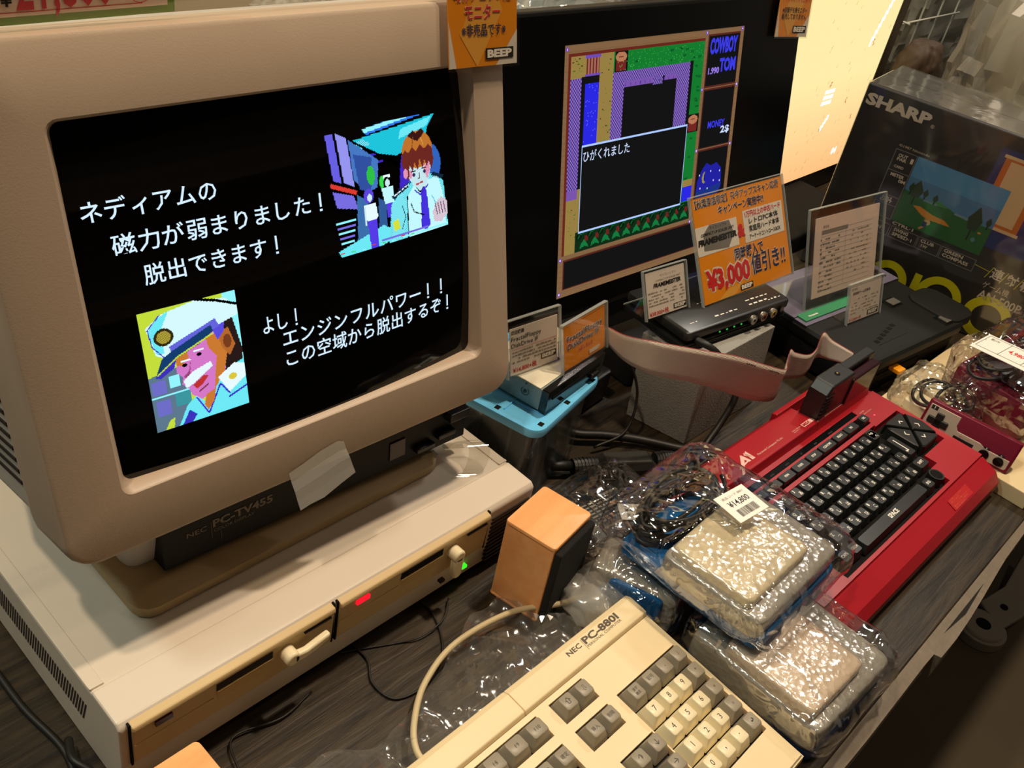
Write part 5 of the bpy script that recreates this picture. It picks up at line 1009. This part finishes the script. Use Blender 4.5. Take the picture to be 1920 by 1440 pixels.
def bubble_mat(nm, rgb, sc=170):
    m = bpy.data.materials.new(nm); m.use_nodes = True; nt = m.node_tree; N = nt.nodes.new; L = nt.links.new; b = nt.nodes['Principled BSDF']
    b.inputs['Base Color'].default_value = (*lin(rgb), 1); b.inputs['Roughness'].default_value = .32; b.inputs['Coat Weight'].default_value = 1.0; b.inputs['Coat Roughness'].default_value = .17; b.inputs['Coat IOR'].default_value = 2.0
    tc = N('ShaderNodeTexCoord'); vo = N('ShaderNodeTexVoronoi'); vo.inputs['Scale'].default_value = sc; L(tc.outputs['Object'], vo.inputs['Vector'])
    n = N('ShaderNodeTexNoise'); n.inputs['Scale'].default_value = 55; n.inputs['Detail'].default_value = 6; L(tc.outputs['Object'], n.inputs['Vector'])
    ad_ = N('ShaderNodeMath'); ad_.operation = 'MULTIPLY_ADD'; ad_.inputs[1].default_value = 1.4; L(n.outputs['Fac'], ad_.inputs[0]); L(vo.outputs['Distance'], ad_.inputs[2])
    bp = N('ShaderNodeBump'); bp.inputs['Strength'].default_value = .5; bp.inputs['Distance'].default_value = .0013; L(ad_.outputs[0], bp.inputs['Height']); L(bp.outputs[0], b.inputs['Normal']); L(bp.outputs[0], b.inputs['Coat Normal'])
    mx = N('ShaderNodeMix'); mx.data_type = 'RGBA'; mx.inputs[6].default_value = (*[v * .8 for v in lin(rgb)], 1); mx.inputs[7].default_value = (*[min(1, v * 1.15) for v in lin(rgb)], 1); L(n.outputs['Fac'], mx.inputs[0]); L(mx.outputs[2], b.inputs['Base Color'])
    return m
bub1 = bubble_mat('cream_bubble_wrap', (232, 216, 180)); bub2 = bubble_mat('pinkish_bubble_wrap', (226, 204, 178)); bub3 = bubble_mat('grey_bubble_wrap', (166, 160, 148))
bluep = mat('deep_blue_plastic', (18, 92, 150), .22, noise_amt=.25, nscale=30)
def brick(mb, x0, x1, y0, y1, z0, z1, m, seed, r=.010):
    vs, fs = crumple(x0, x1, y0, y1, z0, z1, seed, amp=.0012, nu=64, nv=32, e=.13, kv=.25); mb.add(vs, fs, m)
def sticker(parent, M, w, h, price, name='price_label'):
    mb = MB(M); mb.box(-w / 2, w / 2, -.0003, .0003, 0, h, mat('label_white', (240, 238, 230), .45)); s_ = mb.build(name, parent, bevel=.0)
    mb = MB(M); mb.text('商品コード 8801', 0, h * .80, h * .07, FP, -.0005, w=w * .7, align='c'); mb.text(price, 0, h * .50, h * .19, black_ink, -.0005, w=w * .66, align='c', bold=.01)
    r = random.Random(7); x = -w * .30
    while x < w * .30: q = r.uniform(.0003, .0010); mb.rect(x, x + q, h * .12, h * .38, -.0005, black_ink); x += q + r.uniform(.0004, .0011)
    mb.build('label_printing', s_)['kind'] = 'stuff'; return s_

# packet B: power adapter and bubble wrap, next to the speaker
pb = thing('bagged_packet', 'clear bag holding a black power adapter and a wrapped roll, next to the speaker', 'packet', (.47, -.05, 0), (0, 0, 0), None)
Mb = Matrix.Translation((-.47, .05, 0)); B2 = Mb @ Matrix.Translation((.483, -.038, 0)) @ Matrix.Rotation(-.12, 4, 'Z')
mb = MB(B2); mb.rbox(-.044, .046, -.030, .030, .003, .034, .006, black, n=3); adp = mb.build('power_adapter', pb, auto=40)
mb = MB(B2 @ Matrix.Translation((0, 0, .0344)) @ Matrix.Rotation(-PI / 2, 4, 'X')); lg = mat('dull_grey_adapter_print', (132, 128, 116), .5)
mb.text('TRANSFORMER', .000, .018, .0028, lg, w=.026, bold=.04); mb.text('VCC', -.038, -.012, .0045, lg, bold=.05, w=.010); mb.rect(-.026, -.000, -.018, -.0155, 0, lg); r = random.Random(3)
for k in range(7):
    x = -.026
    while x < .010: w = r.uniform(.002, .008); mb.rect(x, x + w, -.010 + k * .0042, -.0082 + k * .0042, 0, lg); x += w + .002
mb.build('adapter_printing', adp)['kind'] = 'stuff'
sticker(adp, B2 @ Matrix.Translation((.012, -.026, .0352)) @ Matrix.Rotation(-.55, 4, 'Z') @ Matrix.Rotation(-PI / 2, 4, 'X') @ Matrix.Rotation(PI, 4, 'Y') @ Matrix.Rotation(PI, 4, 'Y'), .034, .022, '¥4,800')
mb = MB(Mb @ Matrix.Translation((.428, -.112, 0)) @ Matrix.Rotation(.35, 4, 'Z')); brick(mb, -.020, .030, -.042, .040, .004, .050, bub3, 4); mb.build('bubble_wrap_roll', pb, auto=40)
mb = MB(Mb @ Matrix.Translation((.428, -.112, 0)) @ Matrix.Rotation(.35, 4, 'Z')); brick(mb, -.024, .004, -.030, .020, .018, .046, bluep, 9); mb.build('blue_wrapped_part', pb, auto=40)
film_part('clear_bag', pb, (.400, .545, -.090, .012, .002, .046), 11, M=Mb, floor=.0012, amp=.008)
film_part('clear_bag', pb, (.396, .462, -.165, -.066, .002, .058), 12, M=Mb, floor=.0012, amp=.006)

# packet C: lower right
def blue_packet(name, label, loc, yaw, seed, brick_box, bag_box, slab, bm_, ped, slabm=None):
    t = thing(name, label, 'packet', loc, (0, 0, yaw), None)
    mb = MB(); mb.rbox(*slab, .010, slabm or bluep, n=4); mb.build('blue_tray', t, auto=40)
    mb = MB(); brick(mb, *brick_box, bm_, seed); br = mb.build('bubble_wrap_bundle', t, auto=40)
    film_part('clear_bag', t, bag_box, seed + 5, floor=.0008 + ped, amp=.0055, e=.22)
    return t, br
navyp = mat('navy_tray_plastic', (20, 44, 84), .3)
pc_, br = blue_packet('bagged_packet', 'lower bagged packet of bubble wrap over blue plastic, right of the cream keyboard', (.412, -.312, 0), -.03, 21, (.002, .086, .014, .100, .030, .055), (-.006, .130, -.006, .138, .004, .062), (.000, .124, .000, .132, .002, .014), bub2, 0, navyp)
mb = MB(); brick(mb, -.001, .124, .002, .130, .012, .044, bub3, 31); mb.build('loose_bubble_wrap', pc_, auto=40)
pa, br = blue_packet('bagged_packet', 'topmost bagged packet labelled ¥14,800 with a coiled lead and a blue tray', (.418, -.236, .0560), .020, 41, (.004, .104, .020, .100, .026, .050), (-.008, .150, -.008, .170, .006, .060), (.000, .140, .000, .146, .006, .020), bub1, .006, bluep)
mb = MB(); brick(mb, -.001, .138, .004, .104, .016, .040, bub3, 35); mb.build('loose_bubble_wrap', pa, auto=40)
mb = MB(); cpts = []
for k in range(190):
    a = k / 190 * 2 * PI * 9; cpts.append((.066 + (.050 + .007 * math.sin(k * .21)) * math.cos(a), .131 + (.021 + .006 * math.cos(k * .17)) * math.sin(a), .024 + .026 * (k / 190) + .003 * math.sin(a * 1.3)))
mb.tube(cpts, .0024, cable_m, 6); mb.build('coiled_lead', pa, smooth=True)
sticker(pa, Matrix.Translation((.078, .068, .0650)) @ Matrix.Rotation(-.12, 4, 'Z') @ Matrix.Rotation(-PI / 2 + .04, 4, 'X'), .040, .032, '¥14,800')
pd = film('cloudy_bag_collar', (.9, .9, .9), .14, .6, .2, 30, .6, .003, .30)
vs, fs = crumple(.368, .424, -.112, -.070, .006, .034, 61, amp=.006, nu=40, nv=20, e=.5, floor=.002); mb = MB(); mb.add(vs, fs, pd)
tag(mb.build('plastic_bag_collar', auto=30), 'small cloudy plastic bag wrapped round the keyboard cable behind the cream keyboard', 'bag')

# crumpled sheet under the keyboard
nx, ny = 150, 26; mb = MB(); vs = []
for j in range(ny + 1):
    for i in range(nx + 1):
        u, v = i / nx, j / ny; x = -.03 + .475 * u; edge = -.060 + .022 * math.sin(u * 9.0 + .8) + .014 * noise.noise(Vector((u * 14, 3, 0))) + .012 * u - (.018 if u > .8 else 0); y = -.150 + (edge + .150) * v
        n1 = 1 - abs(noise.noise(Vector((x * 19 + y * 8, y * 24, 1.0)))) * 2; n2 = 1 - abs(noise.noise(Vector((x * 46, y * 50, 4.0)))) * 2
        z = .004 + (.014 * max(n1, 0) ** 3 + .003 * max(n2, 0) ** 2) * min(1, max(0, (y + .128) * 45)) * (1 - .5 * max(0, v - .8) * 5)
        z = min(z, .0016 + max(0, y + .122) * .9); vs.append((x, y, max(z, .0010)))
mb.add(vs, [(j * (nx + 1) + i, j * (nx + 1) + i + 1, (j + 1) * (nx + 1) + i + 1, (j + 1) * (nx + 1) + i) for j in range(ny) for i in range(nx)], sheet_m)
tag(mb.build('plastic_sheet', auto=25), 'crumpled clear plastic sheet spread under the back edge of the cream keyboard', 'plastic sheet')

# ------------------------------------------------------------------ right edge: board, controller, bagged maroon console
board_m = mat('pale_cream_board', (226, 204, 160), .5)
mb = MB(); mb.box(0, .30, 0, .205, .0, .0205, board_m); o = tag(mb.build('cream_board', bevel=.0012), 'flat cream board under the maroon controller at the right edge', 'board'); o.location = (.921, -.314, .0); o.rotation_euler = (0, 0, -.02)
mar = mat('maroon_plastic', (112, 16, 42), .3); gold = mat('silver_beige_faceplate', (196, 182, 164), .35, .25)
ctl = thing('game_controller', 'maroon controller with beige faceplate and black cross pad standing on edge beside the red computer', 'controller', (.9295, -.2230, .0215), (0, 0, -1.5))
Mc = Matrix.Rotation(-.264, 4, 'X') @ Matrix.Diagonal((.875, .7, .80, 1)); cw, chh = .128, .050
mb = MB(Mc); mb.rbox(-cw / 2, cw / 2, .0, .020, -.0, chh, .004, mar, n=3, e=.0015); mb.build('controller_body', ctl, auto=40)
mb = MB(Mc); q = [(-.060, .004), (.058, .004), (.060, .006), (.060, .020), (.026, .020), (.018, .024), (-.014, .024), (-.018, .030), (-.018, .045), (-.060, .045)]
mb.prism(q, -.0012, .0005, gold, 'y'); mb.build('faceplate', ctl, bevel=.0006)
mb = MB(Mc); mb.box(-.056, -.028, -.006, .0, .018, .028, black); mb.box(-.047, -.037, -.006, .0, .009, .037, black); mb.build('cross_pad', ctl, bevel=.001)
mb = MB(Mc); mb.rbox(-.016, .012, -.0025, .0, .008, .017, .001, black); mb.build('select_start_keys', ctl)
for x in (.028, .048):
    mb = MB(Mc); mb.cyl((x, -.0045, .0120), .0068, .005, gloss_black, 24, axis='y'); mb.build('round_button', ctl, bevel=.0006)
    mb = MB(Mc); mb.rbox(x - .003, x + .003, -.0017, -.0012, .0, .0, .001, black) if False else mb.box(x - .004, x + .004, -.0018, -.001, .0205, .0235, black_ink); mb.text('B' if x < .04 else 'A', x, .0209, .0022, paper, -.0020, align='c'); mb.build('button_mark', ctl)
mb = MB(Mc); mb.rect(-.058, -.049, .0375, .0440, -.0014, black_ink); mb.text('I', -.0535, .0388, .0042, paper, -.0016, align='c', bold=.03); mb.text('SELECT  START', -.002, .0185, .0016, redink, -.0014, align='c'); mb.build('face_printing', ctl)['kind'] = 'stuff'
bm = thing('bagged_console', 'maroon game console in a shiny clear bag at the right edge, before the black carton', 'game console', (1.000, -.156, .0210), (0, 0, -.10))
mb = MB(); mb.rbox(.02, .22, -.105, 0, .0, .052, .012, mar, n=4, e=.004); mb.build('console_body', bm, auto=40)
mb = MB(); mb.rbox(.035, .205, -.085, -.012, .052, .058, .010, mat('dark_maroon_plastic', (60, 12, 26), .3), n=4); mb.build('console_lid', bm, auto=40)
mb = MB(); lp_pts = [(.03 + .05 * math.cos(a) + .02 * a / 6, -.035 + .022 * math.sin(a), .062 + .001 * a) for a in np.linspace(0, 13, 60)]; mb.tube(lp_pts, .0022, cable_m, 6); mb.build('coiled_lead', bm, smooth=True)
film_part('clear_bag', bm, (.012, .235, -.115, .014, .003, .078), 71, floor=.0005, amp=.010)
wc = thing('bagged_leads', 'clear bag of looped black leads over cream plastic parts, behind the maroon controller', 'packet', (1.0, -.155, .0210), (0, 0, 0))
Mw = Matrix.Translation((-1.0, .155, -.0090))
for (x0_, x1_, y0_, y1_, z1_, rz) in ((.950, .985, -.172, -.135, .022, .3), (.988, 1.014, -.165, -.125, .026, -.2)):
    mb = MB(Mw); mb.rbox(x0_, x1_, y0_, y1_, .0092, z1_, .004, cream_key, n=3); mb.build('cream_part', wc, auto=40)
for k, (rx, ry) in enumerate(((.036, .024), (.032, .028), (.038, .020))):
    mb = MB(Mw); mb.tube([(.980 + rx * math.cos(a), -.160 + ry * math.sin(a) - .012 * k, .030 + .004 * k + .003 * math.sin(a * 2)) for a in np.linspace(0, 2 * PI, 36)], .0022, cable_m, 6); mb.build('looped_lead', wc, smooth=True)
film_part('clear_bag', wc, (.936, 1.024, -.215, -.118, .010, .046), 81, M=Mw, floor=.0095, amp=.009)
# long price label lying on the bag
lb = thing('price_label', 'white label strip with a red price lying on the bags at the right edge', 'label', (1.0400, -.2120, .1080), (.10, -.12, -1.75))
mb = MB(); mb.box(-.050, .050, -.022, .024, -.0002, .0003, mat('label_white', (240, 238, 230), .45)); lc = mb.build('label_paper', lb)
mb = MB(Matrix.Translation((0, 0, .0005)) @ Matrix.Rotation(-PI / 2, 4, 'X')); mb.frame(-.047, .047, -.014, .021, .0006, 0, black_ink); mb.rect(-.018, -.0174, -.014, .021, 0, black_ink); mb.rect(.012, .0126, -.014, .021, 0, black_ink)
mb.text('4,980', -.0030, .0010, .0075, redink, -.0001, w=.020, align='c', bold=.02); mb.text('動作', -.042, .012, .0040, grey_ink); mb.text('保証', .017, .010, .0040, grey_ink); mb.text('無し', .030, -.006, .0040, grey_ink); mb.text('箱', .017, -.008, .0040, grey_ink); mb.build('label_printing', lc)['kind'] = 'stuff'

# ------------------------------------------------------------------ price sign on top of the CRT
gs = thing('price_sign', 'green-bordered white price sign reading ¥21,800 standing on the CRT monitor', 'sign', (.035, .150, .4765), (0, 0, 0))
mb = MB(); mb.box(-.14, .108, .0, .001, .0008, .080, mat('green_border_print', (104, 150, 40), .5)); mb.build('card', gs)
mb = MB(); mb.rect(-.136, .1035, .0050, .0760, -.0003, mat('pinkish_white_paper', (246, 220, 202), .5)); mb.build('white_field', gs)
mb = MB(); pr = mat('red_marker', (226, 72, 84), .6)
mb.text('¥', .011, .0105, .0070, black_ink, -.0006, bold=.02); mb.text('21,800', .0190, .0085, .0260, pr, -.0005, w=.052, bold=.012); mb.text('-', .0725, .0135, .0200, pr, -.0005, bold=.0); mb.rect(.010, .088, .0070, .0074, -.0006, redink); ring(mb, .0870, .0145, .0068, .0072, 0, 360, pr, -.0006, 24); mb.text('+税', .0820, .0120, .0060, pr, -.0006, w=.010); mb.build('handwriting', gs)['kind'] = 'stuff'
mb = MB(); mb.box(-.15, .30, -.0030, -.0018, -.0, .09, acrylic); mb.build('clear_plate', gs)

# ------------------------------------------------------------------ things behind: bags, boards, wire rack
for (x0_, x1_, y0_, y1_, z1_, sd, lab) in ((.44, .72, .42, .56, .36, 90, 'pile of clear bags behind the gap between the CRT and the black television'), (.775, 1.045, .43, .58, .37, 91, 'grey clear bags of goods piled behind the black flat television')):
    t = thing('bagged_goods', lab, 'bag', ((x0_ + x1_) / 2, (y0_ + y1_) / 2, 0)); Mq = Matrix.Translation((-(x0_ + x1_) / 2, -(y0_ + y1_) / 2, 0))
    mb = MB(Mq); brick(mb, x0_ + .03, x1_ - .03, y0_ + .03, y1_ - .03, .002, z1_ - .05, mat('pale_grey_goods', (150, 160, 160), .5), sd); mb.build('packed_goods', t, auto=40)
    film_part('clear_bag', t, (x0_, x1_, y0_, y1_, .012, z1_), sd, m=film('pile_bag_film', (.95, .97, .98), .25, .9, .16, 20, .9, .006, .12), M=Mq, floor=.001, amp=.02)
mb = MB(); mb.box(1.13, 1.52, .50, .53, .0005, .62, wall_m); tag(mb.build('display_board', bevel=.002), 'beige board standing behind the top edge of the black flat television', 'board')
mb = MB(); mb.box(1.088, 1.108, .50, .52, .0005, .60, black); tag(mb.build('black_post', bevel=.001), 'black post beside the beige board behind the flat television', 'post')
wr = thing('wire_rack', 'white wire rack panel behind the bright television at the top right', 'rack', (1.822, .375, 0)); wm = mat('white_coated_wire', (214, 216, 206), .4)
for x in (0.0, .09, .18, .27):
    mb = MB(); mb.tube([(x, 0, .001), (x, 0, .62)], .0022, wm, 6); mb.build('upright_wire', wr, smooth=True)
for z in (.06, .255, .302, .45, .60):
    mb = MB(); mb.tube([(-.005, -.003, z), (.29, -.003, z)], .0020, wm, 6); mb.build('cross_wire', wr, smooth=True)
mb = MB(); mb.tube([(-.005, -.02, .26), (.0, .02, .26)], .0022, wm, 6); mb.build('hook_wire', wr)
kraft = mat('tan_kraft_goods', (176, 152, 118), .7, noise_amt=.25, nscale=9); brn = mat('dark_brown_goods', (62, 46, 32), .7, noise_amt=.3, nscale=12)
def goods_mat(nm, c1, c2):
    m = bpy.data.materials.new(nm); m.use_nodes = True; nt = m.node_tree; N = nt.nodes.new; L = nt.links.new; b = nt.nodes['Principled BSDF']
    tc = N('ShaderNodeTexCoord'); n = N('ShaderNodeTexNoise'); n.inputs['Scale'].default_value = 5; n.inputs['Detail'].default_value = 2; L(tc.outputs['Object'], n.inputs['Vector'])
    cr = N('ShaderNodeValToRGB'); cr.color_ramp.elements[0].position = .35; cr.color_ramp.elements[1].position = .65; cr.color_ramp.elements[0].color = (*lin(c1), 1); cr.color_ramp.elements[1].color = (*lin(c2), 1)
    L(n.outputs['Fac'], cr.inputs[0]); L(cr.outputs[0], b.inputs['Base Color']); b.inputs['Roughness'].default_value = .4; b.inputs['Coat Weight'].default_value = .4; b.inputs['Coat Roughness'].default_value = .3; return m
for (bx_, sd, mm, lab) in (((1.76, 2.40, -.30, .27, .03, .56), 101, goods_mat('tan_goods', (120, 106, 84), (176, 158, 128)), 'large tan bundle in a cloudy bag beyond the SHARP carton'), ((1.84, 2.60, .42, .78, .03, .66), 102, goods_mat('greenish_goods', (96, 100, 74), (164, 168, 136)), 'greenish-grey bundle in a cloudy bag under the wire rack')):
    t = thing('bagged_goods', lab, 'bag', ((bx_[0] + bx_[1]) / 2, (bx_[2] + bx_[3]) / 2, 0)); Mq = Matrix.Translation((-(bx_[0] + bx_[1]) / 2, -(bx_[2] + bx_[3]) / 2, 0))
    mb = MB(Mq); b3 = (bx_[0] + .035, bx_[1] - .035, bx_[2] + .035, bx_[3] - .035, .03, bx_[5] - .03); vs, fs = crumple(*b3, sd, amp=.022, e=.5, floor=.003, nu=120, nv=60); mb.add(vs, fs, mm); mb.build('packed_goods', t, smooth=True)
    film_part('cloudy_bag', t, bx_, sd + 1, m=bag_far, M=Mq, floor=.003, amp=.022, e=.5, nu=120, nv=60)
vs, fs = crumple(1.59, 1.705, .215, .285, .004, .275, 110, amp=.006, e=.8, floor=.001); mb = MB(); mb.add(vs, fs, brn); tag(mb.build('brown_bundle', auto=50), 'dark brown rounded bundle wedged between the carton and the bright television', 'bundle')

for (x, y, w, d, h, z, lab) in ((.590, .100, .075, .050, .040, .1, 'black box added to darken the shadow between the bin and the foam block'), (.70, .105, .11, .05, .045, -.1, 'black box added to darken the shade behind the grey foam block under the television')):
    mb = MB(Matrix.Translation((x, y, 0)) @ Matrix.Rotation(z, 4, 'Z')); mb.rbox(0, w, 0, d, .001, h, .006, black); tag(mb.build('added_dark_box', auto=40), lab, 'dark box')  # black boxes added to darken the counter where the television shades it
